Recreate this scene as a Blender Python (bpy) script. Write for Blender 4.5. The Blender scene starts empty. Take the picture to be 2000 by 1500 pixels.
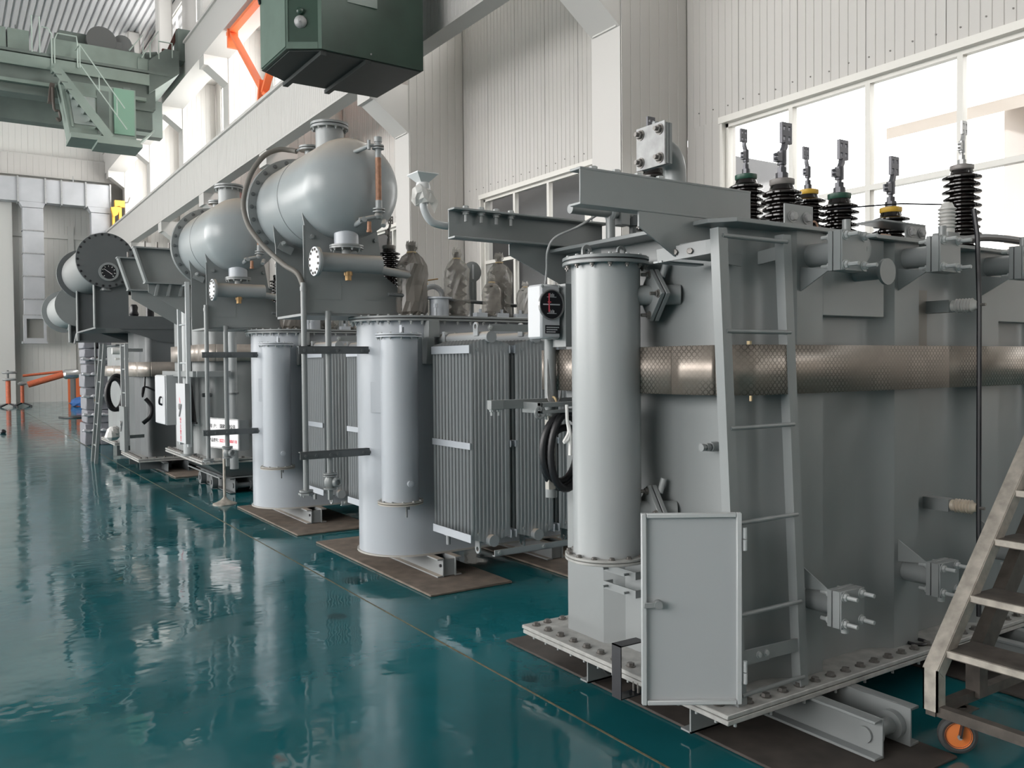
import bpy, math, random
from mathutils import Vector, Matrix
random.seed(7)
C = bpy.context.scene.collection
SC = bpy.context.scene
PI = math.pi

# ------------------------------------------------------------------ camera, sky, daylight, exposure
cam_d = bpy.data.cameras.new('camera'); cam = bpy.data.objects.new('camera', cam_d); C.objects.link(cam)
cam_d.sensor_fit = 'HORIZONTAL'; cam_d.sensor_width = 36; cam_d.lens = 1690 / 2000 * 36
cam_d.clip_start = .05; cam_d.clip_end = 300
_r = Vector((0.83682358, -0.54740248, -0.00876432)); _f = Vector((0.5470952, 0.83673384, -0.02373425)); _u = _r.cross(_f)
_m = Matrix((( _r.x, _u.x, -_f.x, 0), (_r.y, _u.y, -_f.y, 0), (_r.z, _u.z, -_f.z, 1.6), (0, 0, 0, 1)))
cam.matrix_world = _m
SC.camera = cam
SC.view_settings.view_transform = 'Standard'; SC.view_settings.look = 'None'
SC.view_settings.gamma = 1; SC.view_settings.use_curve_mapping = False
SC.view_settings.exposure = 0.0
SC.cycles.use_denoising = True
SC.cycles.max_bounces = 6; SC.cycles.diffuse_bounces = 4; SC.cycles.glossy_bounces = 3
SC.cycles.transparent_max_bounces = 10; SC.cycles.transmission_bounces = 4
SC.cycles.sample_clamp_indirect = 6; SC.cycles.caustics_reflective = False; SC.cycles.caustics_refractive = False

world = bpy.data.worlds.new('overcast_sky'); SC.world = world; world.use_nodes = True
bg = world.node_tree.nodes['Background']
bg.inputs[0].default_value = (1, .985, .965, 1); bg.inputs[1].default_value = 6.0

def area(name, loc, rot, sx, sy, power, col=(1, .98, .96)):
    d = bpy.data.lights.new(name, 'AREA'); d.shape = 'RECTANGLE'; d.size = sx; d.size_y = sy; d.energy = power; d.color = col
    o = bpy.data.objects.new(name, d); C.objects.link(o); o.location = loc; o.rotation_euler = rot
    return o
# daylight through the long window bands of the left wall
for y0 in (5, 19.5, 34):
    area('left_window_light', (-15.7, y0, 6.2), (0, -PI/2, 0), 7.5, 14, 1300)

for k in range(-1, 7):   # daylight through the upper window bands of the right wall, one light per bay
    area('upper_window_light', (8.75, 8.44 + 5.95 * k + 3.3, 9.9), (0, PI/2, 0), 3.1, 4.0, 420)
    area('top_window_light', (7.9, 8.44 + 5.95 * k + 3.0, 13.8), (0, PI/2, 0), 2.2, 3.8, 260)

# ------------------------------------------------------------------ materials
MATS = {}
def mat(name, col, rough=.5, metal=0., noise=0., nscale=6., bump=0., bscale=60., dust=None, spec=.5, coat=0.):
    if name in MATS: return MATS[name]
    m = bpy.data.materials.new(name); m.use_nodes = True; nt = m.node_tree; N = nt.nodes; L = nt.links
    p = N['Principled BSDF']; p.inputs['Roughness'].default_value = rough; p.inputs['Metallic'].default_value = metal
    p.inputs['Base Color'].default_value = (*col, 1); p.inputs['Specular IOR Level'].default_value = spec
    p.inputs['Coat Weight'].default_value = coat
    tc = N.new('ShaderNodeTexCoord')
    out = None
    if noise:
        n = N.new('ShaderNodeTexNoise'); n.inputs['Scale'].default_value = nscale; n.inputs['Detail'].default_value = 5
        L.new(tc.outputs['Object'], n.inputs['Vector'])
        cr = N.new('ShaderNodeValToRGB'); cr.color_ramp.elements[0].position = .3; cr.color_ramp.elements[1].position = .7
        cr.color_ramp.elements[0].color = (*[c * (1 - noise) for c in col], 1); cr.color_ramp.elements[1].color = (*[min(1, c * (1 + noise)) for c in col], 1)
        L.new(n.outputs['Fac'], cr.inputs['Fac']); out = cr.outputs['Color']
    if dust:
        g = N.new('ShaderNodeNewGeometry'); s = N.new('ShaderNodeSeparateXYZ'); L.new(g.outputs['Normal'], s.inputs[0])
        mr = N.new('ShaderNodeMapRange'); mr.inputs['From Min'].default_value = .3; mr.inputs['From Max'].default_value = .95
        mr.inputs['To Max'].default_value = dust[3] if len(dust) > 3 else .85
        L.new(s.outputs['Z'], mr.inputs['Value'])
        mx = N.new('ShaderNodeMix'); mx.data_type = 'RGBA'
        L.new(mr.outputs['Result'], mx.inputs['Factor'])
        if out: L.new(out, mx.inputs[6])
        else: mx.inputs[6].default_value = (*col, 1)
        mx.inputs[7].default_value = (*dust[:3], 1); out = mx.outputs[2]
    if out: L.new(out, p.inputs['Base Color'])
    if bump:
        n2 = N.new('ShaderNodeTexNoise'); n2.inputs['Scale'].default_value = bscale; L.new(tc.outputs['Object'], n2.inputs['Vector'])
        b = N.new('ShaderNodeBump'); b.inputs['Strength'].default_value = bump; b.inputs['Distance'].default_value = .01
        L.new(n2.outputs['Fac'], b.inputs['Height']); L.new(b.outputs['Normal'], p.inputs['Normal'])
    MATS[name] = m; return m

def mat_floor():
    m = mat('teal_epoxy', (.012, .115, .118), .13); nt = m.node_tree; N = nt.nodes; L = nt.links; p = N['Principled BSDF']
    tc = N.new('ShaderNodeTexCoord')
    def noise(scale, detail=6, rough=.6):
        n = N.new('ShaderNodeTexNoise'); n.inputs['Scale'].default_value = scale; n.inputs['Detail'].default_value = detail; n.inputs['Roughness'].default_value = rough
        L.new(tc.outputs['Object'], n.inputs['Vector']); return n
    def ramp(src, a, b, ca, cb):
        c = N.new('ShaderNodeValToRGB'); e = c.color_ramp.elements; e[0].position = a; e[1].position = b; e[0].color = (*ca, 1); e[1].color = (*cb, 1)
        L.new(src, c.inputs[0]); return c
    n1 = noise(.55, 6); c1 = ramp(n1.outputs['Fac'], .38, .66, (.007, .090, .106), (.013, .128, .152))
    n2 = noise(1.3, 3, .5); c2 = ramp(n2.outputs['Fac'], .55, .75, (1, 1, 1), (.88, .9, .88))
    mx = N.new('ShaderNodeMix'); mx.data_type = 'RGBA'; mx.blend_type = 'MULTIPLY'; mx.inputs[0].default_value = 1
    L.new(c1.outputs[0], mx.inputs[6]); L.new(c2.outputs[0], mx.inputs[7]); src = mx.outputs[2]
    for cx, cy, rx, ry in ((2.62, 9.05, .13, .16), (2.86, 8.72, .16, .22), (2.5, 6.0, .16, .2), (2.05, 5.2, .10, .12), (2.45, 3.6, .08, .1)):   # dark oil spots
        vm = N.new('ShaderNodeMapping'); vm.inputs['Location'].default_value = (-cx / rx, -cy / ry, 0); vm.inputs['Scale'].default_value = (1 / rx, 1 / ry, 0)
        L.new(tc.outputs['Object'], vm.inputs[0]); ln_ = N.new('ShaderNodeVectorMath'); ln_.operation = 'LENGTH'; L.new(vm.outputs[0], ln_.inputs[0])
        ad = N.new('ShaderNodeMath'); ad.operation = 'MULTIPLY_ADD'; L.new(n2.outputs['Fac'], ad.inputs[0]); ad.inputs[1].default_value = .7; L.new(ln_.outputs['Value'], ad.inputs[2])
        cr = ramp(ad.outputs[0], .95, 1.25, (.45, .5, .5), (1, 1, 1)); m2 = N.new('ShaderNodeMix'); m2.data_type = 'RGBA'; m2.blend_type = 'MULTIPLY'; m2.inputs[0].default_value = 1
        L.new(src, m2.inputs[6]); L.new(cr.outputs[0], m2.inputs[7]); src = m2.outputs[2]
    L.new(src, p.inputs['Base Color'])
    n3 = noise(2.4, 4, .55); r3 = ramp(n3.outputs['Fac'], .44, .60, (.045,) * 3, (.15,) * 3); L.new(r3.outputs[0], p.inputs['Roughness'])
    n4 = noise(4.5, 2); b = N.new('ShaderNodeBump'); b.inputs['Strength'].default_value = .05; b.inputs['Distance'].default_value = .05
    L.new(n4.outputs['Fac'], b.inputs['Height']); L.new(b.outputs['Normal'], p.inputs['Normal'])
    p.inputs['Specular IOR Level'].default_value = .6
    return m

def mat_band():
    m = mat('patterned_band', (.30, .25, .21), .38, .55); nt = m.node_tree; N = nt.nodes; L = nt.links; p = N['Principled BSDF']
    tc = N.new('ShaderNodeTexCoord')
    mp = N.new('ShaderNodeMapping'); L.new(tc.outputs['UV'], mp.inputs[0]); mp.inputs['Scale'].default_value = (38, 38, 38)
    v = N.new('ShaderNodeTexVoronoi'); v.feature = 'F1'; v.voronoi_dimensions = '2D'; v.inputs['Randomness'].default_value = 0; v.inputs['Scale'].default_value = 1
    L.new(mp.outputs[0], v.inputs['Vector'])
    cr = N.new('ShaderNodeValToRGB'); e = cr.color_ramp.elements; e[0].position = .30; e[0].color = (1, 1, 1, 1); e[1].position = .36; e[1].color = (.25, .25, .25, 1)
    e2 = cr.color_ramp.elements.new(.46); e2.color = (.25, .25, .25, 1); e3 = cr.color_ramp.elements.new(.52); e3.color = (1, 1, 1, 1)
    L.new(v.outputs['Distance'], cr.inputs[0])
    n = N.new('ShaderNodeTexNoise'); n.inputs['Scale'].default_value = 4; n.inputs['Detail'].default_value = 6; L.new(tc.outputs['Object'], n.inputs['Vector'])
    c2 = N.new('ShaderNodeValToRGB'); e = c2.color_ramp.elements; e[0].position = .40; e[0].color = (.1, .1, .1, 1); e[1].position = .52; e[1].color = (.8, .8, .8, 1)
    L.new(n.outputs['Fac'], c2.inputs[0])
    c3 = N.new('ShaderNodeValToRGB'); e = c3.color_ramp.elements; e[0].position = .35; e[0].color = (.25, .215, .185, 1); e[1].position = .7; e[1].color = (.46, .40, .35, 1)
    L.new(n.outputs['Fac'], c3.inputs[0])
    ml = N.new('ShaderNodeMix'); ml.data_type = 'RGBA'; ml.blend_type = 'MULTIPLY'
    L.new(c2.outputs[0], ml.inputs[0]); L.new(c3.outputs[0], ml.inputs[6]); L.new(cr.outputs[0], ml.inputs[7]); L.new(ml.outputs[2], p.inputs['Base Color'])
    return m

def mat_glass(name='window_glass', tint=(.93, .95, .95), fac=.12):
    m = bpy.data.materials.new(name); m.use_nodes = True; nt = m.node_tree; N = nt.nodes; L = nt.links
    N.remove(N['Principled BSDF']); o = N['Material Output']
    t = N.new('ShaderNodeBsdfTransparent'); t.inputs[0].default_value = (*tint, 1); g = N.new('ShaderNodeBsdfGlossy'); g.inputs['Roughness'].default_value = .03
    lw_ = N.new('ShaderNodeLayerWeight'); lw_.inputs[0].default_value = .5; pw = N.new('ShaderNodeMath'); pw.operation = 'POWER'; pw.inputs[1].default_value = 4
    L.new(lw_.outputs['Facing'], pw.inputs[0]); f = N.new('ShaderNodeMath'); f.operation = 'MULTIPLY_ADD'; L.new(pw.outputs[0], f.inputs[0]); f.inputs[1].default_value = .8; f.inputs[2].default_value = .05
    mx = N.new('ShaderNodeMixShader'); L.new(f.outputs[0], mx.inputs[0]); L.new(t.outputs[0], mx.inputs[1]); L.new(g.outputs[0], mx.inputs[2]); L.new(mx.outputs[0], o.inputs[0])
    return m
def mat_film(name, col, opa):
    m = bpy.data.materials.new(name); m.use_nodes = True; nt = m.node_tree; N = nt.nodes; L = nt.links
    p = N['Principled BSDF']; o = N['Material Output']; p.inputs['Base Color'].default_value = (*col, 1); p.inputs['Roughness'].default_value = .22
    t = N.new('ShaderNodeBsdfTransparent'); mx = N.new('ShaderNodeMixShader'); mx.inputs[0].default_value = opa
    L.new(t.outputs[0], mx.inputs[1]); L.new(p.outputs[0], mx.inputs[2]); L.new(mx.outputs[0], o.inputs[0])
    return m

DUST = (.43, .35, .27)
GREY = mat('grey_enamel', (.225, .238, .24), .31, noise=.05, nscale=3, bump=.02, bscale=220)
GREYD = mat('dusty_grey_enamel', (.27, .285, .29), .38, noise=.05, nscale=3, dust=(*DUST, .8))
TANKD = mat('pale_blue_grey_enamel', (.40, .425, .46), .36, noise=.03, nscale=2)
FIN = mat('radiator_grey', (.30, .315, .325), .42, dust=(*DUST, .75))
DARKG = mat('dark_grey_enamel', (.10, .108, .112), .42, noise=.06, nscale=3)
MIDG = mat('mid_grey_enamel', (.235, .247, .248), .40, noise=.06, nscale=3)
FLANGE = mat('dirty_flange_enamel', (.36, .355, .34), .45, noise=.22, nscale=14)
BOLT = mat('bolt_steel', (.17, .16, .15), .45, .5, noise=.3, nscale=40)
BOLTG = mat('painted_bolt', (.34, .355, .355), .4)
ZINC = mat('zinc_steel', (.34, .34, .34), .6, .25, noise=.18, nscale=18)
PORC = mat('brown_black_porcelain', (.012, .0095, .009), .12)
PORCW = mat('white_porcelain', (.52, .51, .49), .22)
RUBBER = mat('black_rubber', (.012, .012, .014), .42)
BLACK = mat('black_paint', (.012, .012, .016), .35)
WHITEP = mat('white_paint', (.56, .57, .59), .4)
CLOTH = mat('white_cloth', (.75, .74, .72), .8)
GREEN = mat('green_cap', (.02, .075, .05), .4); YELLOW = mat('yellow_cap', (.62, .38, .05), .4); GREYC = mat('grey_cap', (.22, .20, .19), .45)
TERM = mat('terminal_metal', (.10, .10, .11), .4, .6)
COPPER = mat('dull_copper', (.45, .28, .2), .5)
RUST = mat('rusty_orange', (.32, .155, .09), .6, noise=.25, nscale=30)
HOSE = mat('dusty_hose', (.14, .13, .115), .6)
BRASS = mat('brass', (.35, .22, .10), .4, .6)
WALL = mat('cream_white_siding', (.48, .463, .442), .42)
WALLS = mat('white_column_paint', (.55, .532, .512), .45)
FARW = mat('far_wall_siding', (.60, .59, .565), .5)
ROOF = mat('roof_sheet', (.42, .42, .43), .45)
FRAME = mat('window_frame', (.66, .64, .60), .4)
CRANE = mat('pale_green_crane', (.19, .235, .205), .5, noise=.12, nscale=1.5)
CRANED = mat('haze_lifted_crane_green', (.115, .14, .125), .6, noise=.15, nscale=1.5)  # dark crane green lightened in colour to stand for the haze down the hall
CABG = mat('cab_green', (.020, .046, .032), .38, noise=.22, nscale=2.2)
CABL = mat('cab_light_green', (.085, .13, .105), .4, noise=.12, nscale=3)
CABU = mat('cab_under', (.016, .021, .02), .5, noise=.15, nscale=4)
ORANGE = mat('orange_paint', (.80, .19, .07), .45); ORANGED = mat('dull_orange', (.55, .13, .06), .5, noise=.15, nscale=20)
BROWNR = mat('dark_red_steel', (.10, .035, .028), .6)
YPAINT = mat('crane_yellow', (.80, .42, .06), .4)
DUCT = mat('galvanised_duct', (.44, .445, .465), .45, .2, noise=.08, nscale=1.5)
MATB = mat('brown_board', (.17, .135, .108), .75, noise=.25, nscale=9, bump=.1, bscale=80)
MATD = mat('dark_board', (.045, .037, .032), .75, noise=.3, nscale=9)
STAIR = mat('worn_steel', (.40, .365, .32), .45, .25, noise=.3, nscale=16)
STAIRD = mat('worn_dark_steel', (.085, .072, .062), .55, .2, noise=.3, nscale=16)
LINE = mat('worn_yellow_line', (.13, .115, .07), .5, noise=.45, nscale=30)
SIGNW = mat('sign_white', (.82, .80, .80), .35); INK = mat('sign_ink', (.03, .03, .035), .5); RED = mat('sign_red', (.75, .10, .14), .5)
WOOD = mat('pale_tape', (.5, .38, .22), .7)
BLUE = mat('blue_tarpaulin', (.03, .11, .32), .6)
WRAP = mat('grey_wrapping', (.22, .22, .245), .5, noise=.1, nscale=6)
WRAPL = mat('pale_film_roll', (.5, .5, .53), .3)
ANNEX = mat('grey_annex_render', (.12, .12, .125), .8); EAVE = mat('pale_eave', (.75, .68, .63), .8)
BAND = mat_band(); GLASS = mat_glass(); DIALG = mat_glass('dial_glass', (.97, .97, .97))
FILM = mat_film('plastic_bag', (.42, .39, .35), .42); FILMD = mat_film('dark_plastic_bag', (.20, .18, .16), .72); FILMC = mat_film('clear_plastic', (.62, .60, .57), .6)
PACK = mat('tan_packing', (.42, .33, .27), .75, noise=.2, nscale=12)
FLOORM = mat_floor()

# ------------------------------------------------------------------ mesh helpers
def wloc(o):
    v = Vector((0, 0, 0))
    while o is not None:
        v += Vector(o.location); o = o.parent
    return v
def basis(ax):
    ax = Vector(ax).normalized(); t = Vector((0, 0, 1)) if abs(ax.z) < .9 else Vector((1, 0, 0))
    a = ax.cross(t).normalized(); b = ax.cross(a).normalized(); return a, b, ax
class MB:
    def __init__(s): s.v = []; s.f = []; s.uv = None
    def add(s, vs, fs):
        k = len(s.v); s.v += [Vector(p) for p in vs]; s.f += [tuple(i + k for i in f) for f in fs]; return s
    def box(s, x0, x1, y0, y1, z0, z1):
        return s.add([(x0, y0, z0), (x1, y0, z0), (x1, y1, z0), (x0, y1, z0), (x0, y0, z1), (x1, y0, z1), (x1, y1, z1), (x0, y1, z1)],
                     [(0, 3, 2, 1), (4, 5, 6, 7), (0, 1, 5, 4), (1, 2, 6, 5), (2, 3, 7, 6), (3, 0, 4, 7)])
    def bar(s, p0, p1, w, h, up=(0, 0, 1)):
        p0 = Vector(p0); p1 = Vector(p1); d = (p1 - p0).normalized(); up = Vector(up)
        if abs(d.dot(up)) > .95: up = Vector((0, 1, 0))
        a = d.cross(up).normalized() * (w / 2); b = a.cross(d).normalized() * (h / 2)
        vs = [p + sa * a + sb * b for p in (p0, p1) for sa, sb in ((-1, -1), (1, -1), (1, 1), (-1, 1))]
        return s.add(vs, [(3, 2, 1, 0), (4, 5, 6, 7), (0, 1, 5, 4), (1, 2, 6, 5), (2, 3, 7, 6), (3, 0, 4, 7)])
    def lathe(s, prof, base, ax=(0, 0, 1), n=24, cap=True):
        a, b, c = basis(ax); base = Vector(base); k = len(s.v); m = len(prof)
        for r, h in prof:
            for i in range(n):
                t = 2 * PI * i / n; s.v.append(base + c * h + a * (r * math.cos(t)) + b * (r * math.sin(t)))
        for j in range(m - 1):
            for i in range(n):
                i2 = (i + 1) % n; s.f.append((k + j * n + i, k + (j + 1) * n + i, k + (j + 1) * n + i2, k + j * n + i2))
        if cap: s.f.append(tuple(k + i for i in range(n))); s.f.append(tuple(k + (m - 1) * n + i for i in reversed(range(n))))
        return s
    def cyl(s, p0, p1, r, n=16, r2=None):
        p0 = Vector(p0); p1 = Vector(p1); d = p1 - p0
        return s.lathe([(r, 0), (r if r2 is None else r2, d.length)], p0, d, n)
    def prism(s, pts, plane, a, b):
        def P(p, t):
            return {'xy': (p[0], p[1], t), 'xz': (p[0], t, p[1]), 'yz': (t, p[0], p[1])}[plane]
        n = len(pts)
        return s.add([P(p, a) for p in pts] + [P(p, b) for p in pts],
                     [tuple(range(n))[::-1], tuple(range(n, 2 * n))] + [(i, (i + 1) % n, n + (i + 1) % n, n + i) for i in range(n)])
    def tube(s, pts, r, n=8, sm=0, closed=False):
        pts = [Vector(p) for p in pts]
        if sm:
            q = []
            for i in range(len(pts) - 1):
                p0 = pts[max(0, i - 1)]; p1 = pts[i]; p2 = pts[i + 1]; p3 = pts[min(len(pts) - 1, i + 2)]
                for k in range(sm):
                    t = k / sm
                    q.append(.5 * ((2 * p1) + (p2 - p0) * t + (2 * p0 - 5 * p1 + 4 * p2 - p3) * t * t + (3 * p1 - p0 - 3 * p2 + p3) * t ** 3))
            pts = q + [pts[-1]]
        k = len(s.v); m = len(pts); a = None
        for i, p in enumerate(pts):
            d = (pts[min(m - 1, i + 1)] - pts[max(0, i - 1)]).normalized()
            if closed: d = (pts[(i + 1) % m] - pts[i - 1]).normalized()
            if a is None: a = basis(d)[0]
            a = (a - d * a.dot(d)).normalized(); b = d.cross(a)
            rr = r[round(i * (len(r) - 1) / max(1, m - 1))] if isinstance(r, (list, tuple)) else r
            for j in range(n):
                t = 2 * PI * j / n; s.v.append(p + a * (rr * math.cos(t)) + b * (rr * math.sin(t)))
        for i in range(m if closed else m - 1):
            i2 = (i + 1) % m
            for j in range(n):
                j2 = (j + 1) % n; s.f.append((k + i * n + j, k + i * n + j2, k + i2 * n + j2, k + i2 * n + j))
        if not closed: s.f.append(tuple(k + j for j in reversed(range(n)))); s.f.append(tuple(k + (m - 1) * n + j for j in range(n)))
        return s
    def ring(s, c, ax, R, r, n=32, m=8):
        a, b, _ = basis(ax); c = Vector(c)
        return s.tube([c + a * R * math.cos(2 * PI * i / n) + b * R * math.sin(2 * PI * i / n) for i in range(n)], r, m, closed=True)
    def annulus(s, c, ax, r0, r1, h, n=24):
        a, b, d = basis(ax); c = Vector(c); k = len(s.v)
        for hh in (0, h):
            for r in (r0, r1):
                for i in range(n):
                    t = 2 * PI * i / n; s.v.append(c + d * hh + a * r * math.cos(t) + b * r * math.sin(t))
        for i in range(n):
            j = (i + 1) % n
            s.f += [(k + i, k + j, k + n + j, k + n + i), (k + 2 * n + i, k + 3 * n + i, k + 3 * n + j, k + 2 * n + j),
                    (k + n + i, k + n + j, k + 3 * n + j, k + 3 * n + i), (k + i, k + 2 * n + i, k + 2 * n + j, k + j)]
        return s
    def mesh(s, name, m, ofs=Vector((0, 0, 0)), smooth=35):
        me = bpy.data.meshes.new(name); me.from_pydata([p - ofs for p in s.v], [], s.f); me.update()
        if s.uv:
            ul = me.uv_layers.new(name='uv')
            for lp in me.loops: ul.data[lp.index].uv = s.uv[lp.vertex_index]
        import bmesh
        bm = bmesh.new(); bm.from_mesh(me); bmesh.ops.recalc_face_normals(bm, faces=bm.faces); bm.to_mesh(me); bm.free()
        me.materials.append(m)
        if smooth:
            me.polygons.foreach_set('use_smooth', [True] * len(me.polygons)); me.set_sharp_from_angle(angle=math.radians(smooth))
        return me
    def build(s, name, m, parent=None, loc=None, smooth=35, bevel=0, label=None):
        ofs = wloc(parent) if parent is not None else Vector(loc if loc is not None else (0, 0, 0))
        o = bpy.data.objects.new(name, s.mesh(name, m, ofs, smooth)); C.objects.link(o)
        if parent is not None: o.parent = parent
        else: o.location = ofs
        if bevel:
            b = o.modifiers.new('bevel', 'BEVEL'); b.width = bevel; b.segments = 1; b.limit_method = 'ANGLE'; b.angle_limit = math.radians(50)
        if label: o['label'] = label
        return o
def thing(name, label, cat, loc, group=None):
    o = bpy.data.objects.new(name, None); C.objects.link(o); o.location = loc; o.empty_display_size = .1
    o['label'] = label; o['category'] = cat
    if group: o['group'] = group
    return o
def tag(o, label, cat, group=None):
    o['label'] = label; o['category'] = cat
    if group: o['group'] = group
    return o
def struct(o, label=None):
    o['kind'] = 'structure'
    if label: o['label'] = label
    return o
def copy_tree(o, parent=None):
    c = o.copy(); C.objects.link(c)
    if parent is not None: c.parent = parent
    for ch in list(o.children): copy_tree(ch, c)
    return c
SHARED = {}
def piece(key, name, m, make, parent, at, smooth=35):
    """an object sharing mesh data with its alike pieces, at world position `at`"""
    if key not in SHARED: SHARED[key] = make().mesh(name, m, smooth=smooth)
    o = bpy.data.objects.new(name, SHARED[key]); C.objects.link(o); o.parent = parent; o.location = Vector(at) - wloc(parent)
    return o
def bolt(parent, at, ax=(0, 0, 1), s=.016, m=None, name='bolt', stud=0):
    m = m or BOLTG; ax = tuple(round(a, 3) for a in ax); key = ('bolt', ax, s, m.name, stud)
    def mk():
        b = MB(); a = Vector(ax).normalized()
        b.lathe([(s * 1.35, 0), (s * 1.35, s * .2)], (0, 0, 0), a, 12); b.lathe([(s, s * .2), (s, s * .9), (s * .85, s)], (0, 0, 0), a, 6)
        if stud: b.lathe([(s * .55, s), (s * .55, stud)], (0, 0, 0), a, 8)
        return b
    return piece(key, name, m, mk, parent, at, 30)

# ------------------------------------------------------------------ the building
XW, XP, YFAR, ZC = 8.35, 7.2, 45.5, 15.3
PIL = [2.49 + 5.95 * k for k in range(-1, 8)]       # near faces of the pilasters
PIL = [8.44 + 5.95 * k for k in range(-2, 7)]
fl = MB().box(-16, XW + .4, -9, YFAR + .4, -.2, 0).build('floor', FLOORM); struct(fl, 'glossy teal epoxy floor of the hall')
ln = MB().box(2.346, 2.358, -3, YFAR - 3, .0005, .0015).build('trim_1', LINE); struct(ln, 'thin worn yellow line along the floor')

def ribbed(width, z0, z1, pitch=.15, depth=.007, groove=.018):
    """siding sheet in the local x-z plane, facing -y"""
    b = MB(); prof = [(0, .0)]; n = max(1, round(width / pitch)); p = width / n
    for i in range(n):
        x = i * p; prof += [(x + p - groove, 0), (x + p - groove * .7, depth), (x + p - groove * .3, depth), (x + p, 0)]
    prof[-1] = (width - .0015, depth)
    prof[0] = (.0015, depth); prof.insert(1, (.004, 0))
    k = len(prof)
    b.add([(x, y, z0) for x, y in prof] + [(x, y, z1) for x, y in prof], [(i, i + 1, k + i + 1, k + i) for i in range(k - 1)])
    return b
def siding_x(parent, x, y0, y1, z0, z1, m=WALL, n=None, pitch=.15, name='siding_panel'):
    """panels facing -X, running from y0 to y1"""
    n = n or max(1, round((y1 - y0) / .9)); w = (y1 - y0) / n
    for i in range(n):
        key = ('sx', round(w, 3), z0, z1, m.name, pitch)
        def mk():
            b = ribbed(w, z0, z1, pitch); b.v = [Vector((p.y, p.x, p.z)) for p in b.v]; return b
        piece(key, name, m, mk, parent, (x, y0 + i * w, 0), 20)
def siding_y(parent, y, x0, x1, z0, z1, m=WALL, n=1, pitch=.15, name='siding_panel'):
    w = (x1 - x0) / n
    for i in range(n):
        key = ('sy', round(w, 3), z0, z1, m.name, pitch)
        piece(key, name, m, lambda: ribbed(w, z0, z1, pitch), parent, (x0 + i * w, y, 0), 20)

WL = (.95, 4.64); WU = (8.35, 11.5); WT = (12.7, 14.9)     # lower, upper and top window bands
wr = MB()
XT = 7.45
for z0, z1 in ((0, WL[0]), (WL[1], WU[0]), (WU[1], 11.8)): wr.box(XW + .02, XW + .25, -9, YFAR, z0, z1)
wr.box(XT, XW + .25, -9, YFAR, 11.75, 11.85)
for z0, z1 in ((11.85, WT[0]), (WT[1], ZC)): wr.box(XT, XT + .2, -9, YFAR, z0, z1)
bays = [(-9, PIL[0])] + [(PIL[i] + .59, PIL[i + 1]) for i in range(len(PIL) - 1)] + [(PIL[-1] + .59, YFAR)]
wins = []
for (a, b_) in bays:
    a2, b2 = a + .66, b_ - .62
    if b_ - a < 2: a2, b2 = b_, b_
    for zz in (WL, WU):
        wr.box(XW + .02, XW + .25, a, a2, *zz); wr.box(XW + .02, XW + .25, b2, b_, *zz)
    wr.box(XT, XT + .2, a, a + .3, *WT); wr.box(XT, XT + .2, b_ - 1.2, b_ + .59, *WT)
    wins.append((a, b_, a2, b2))
wall_r = wr.build('wall_right', WALL); struct(wall_r, 'cream ribbed siding wall with window bands on the right')
for (a, b_, a2, b2) in wins:
    siding_x(wall_r, XW, a, b_, WL[1] + .05, WU[0], pitch=.11)
    if a > -3 and b_ < 30:
        siding_x(wall_r, XW, b2 + .03, b_, 0, WL[1] + .05, n=1); siding_x(wall_r, XW, a, a2 - .03, 0, WL[1] + .05, n=1)
for i in range(22):
    for k, (a, b_) in enumerate(bays[2:5]):
        y = a + .14 + i * .25
        if y < b_: piece('screw_x', 'siding_screw', BOLT, lambda: MB().cyl((0, 0, 0), (-.008, 0, 0), .009, 8), wall_r, (XW, y, WL[1] + .20 + .01 * (i % 3)))
WI = [0]
def window(y0, y1, z0, z1, nm, rails=(), label=None, detail=True, XW=XW):
    WI[0] += 1
    f = MB(); x0, x1 = XW + .06, XW + .14; t = .05
    f.box(x0, x1, y0, y1, z0, z0 + t); f.box(x0, x1, y0, y1, z1 - t, z1); f.box(x0, x1, y0, y0 + t, z0, z1); f.box(x0, x1, y1 - t, y1, z0, z1)
    if detail:   # flashing around the opening
        f.box(XW - .03, XW + .065, y0 - .04, y1 + .04, z1 - .006, z1 + .075); f.box(XW - .012, XW + .065, y0 - .03, y0 + .006, z0, z1 - .006); f.box(XW - .012, XW + .065, y1 - .006, y1 + .03, z0, z1 - .006)
        f.box(XW - .06, XW + .065, y0 - .04, y1 + .04, z0 - .06, z0 + .006)
    w = f.build('window_%d' % WI[0], FRAME); struct(w, label or 'white framed window in the right wall')
    ys = [y0 + (y1 - y0) * i / nm for i in range(nm + 1)]; zs = [z0] + list(rails) + [z1]
    for y in ys[1:-1]: MB().box(x0, x1, y - .03, y + .03, z0 + t, z1 - t).build('mullion', FRAME, w)
    for z in rails: MB().box(x0 - .005, x1 + .005, y0 + t, y1 - t, z - .03, z + .03).build('transom', FRAME, w)
    for i in range(nm):
        for j in range(len(zs) - 1):
            MB().add([(XW + .1, ys[i], zs[j]), (XW + .1, ys[i + 1], zs[j]), (XW + .1, ys[i + 1], zs[j + 1]), (XW + .1, ys[i], zs[j + 1])], [(0, 1, 2, 3)]).build('pane', GLASS, w, smooth=0)
for k, (a, b_, a2, b2) in enumerate(wins):
    if b2 - a2 < 1: continue
    window(a2, b2, *WL, 4, (3.47,), 'large white framed window, %s bay' % ('nearest', 'second', 'third', 'fourth', 'fifth', 'sixth', 'seventh', 'eighth', 'ninth', 'tenth')[k])
    window(a2, b2, *WU, 4, (), 'upper window band between the crane girders, bay %d' % (k + 1), detail=False)
    window(a + .3, b_ - 1.2, *WT, 3, (), 'top window band under the roof, bay %d' % (k + 1), detail=False, XW=XT)

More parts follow.
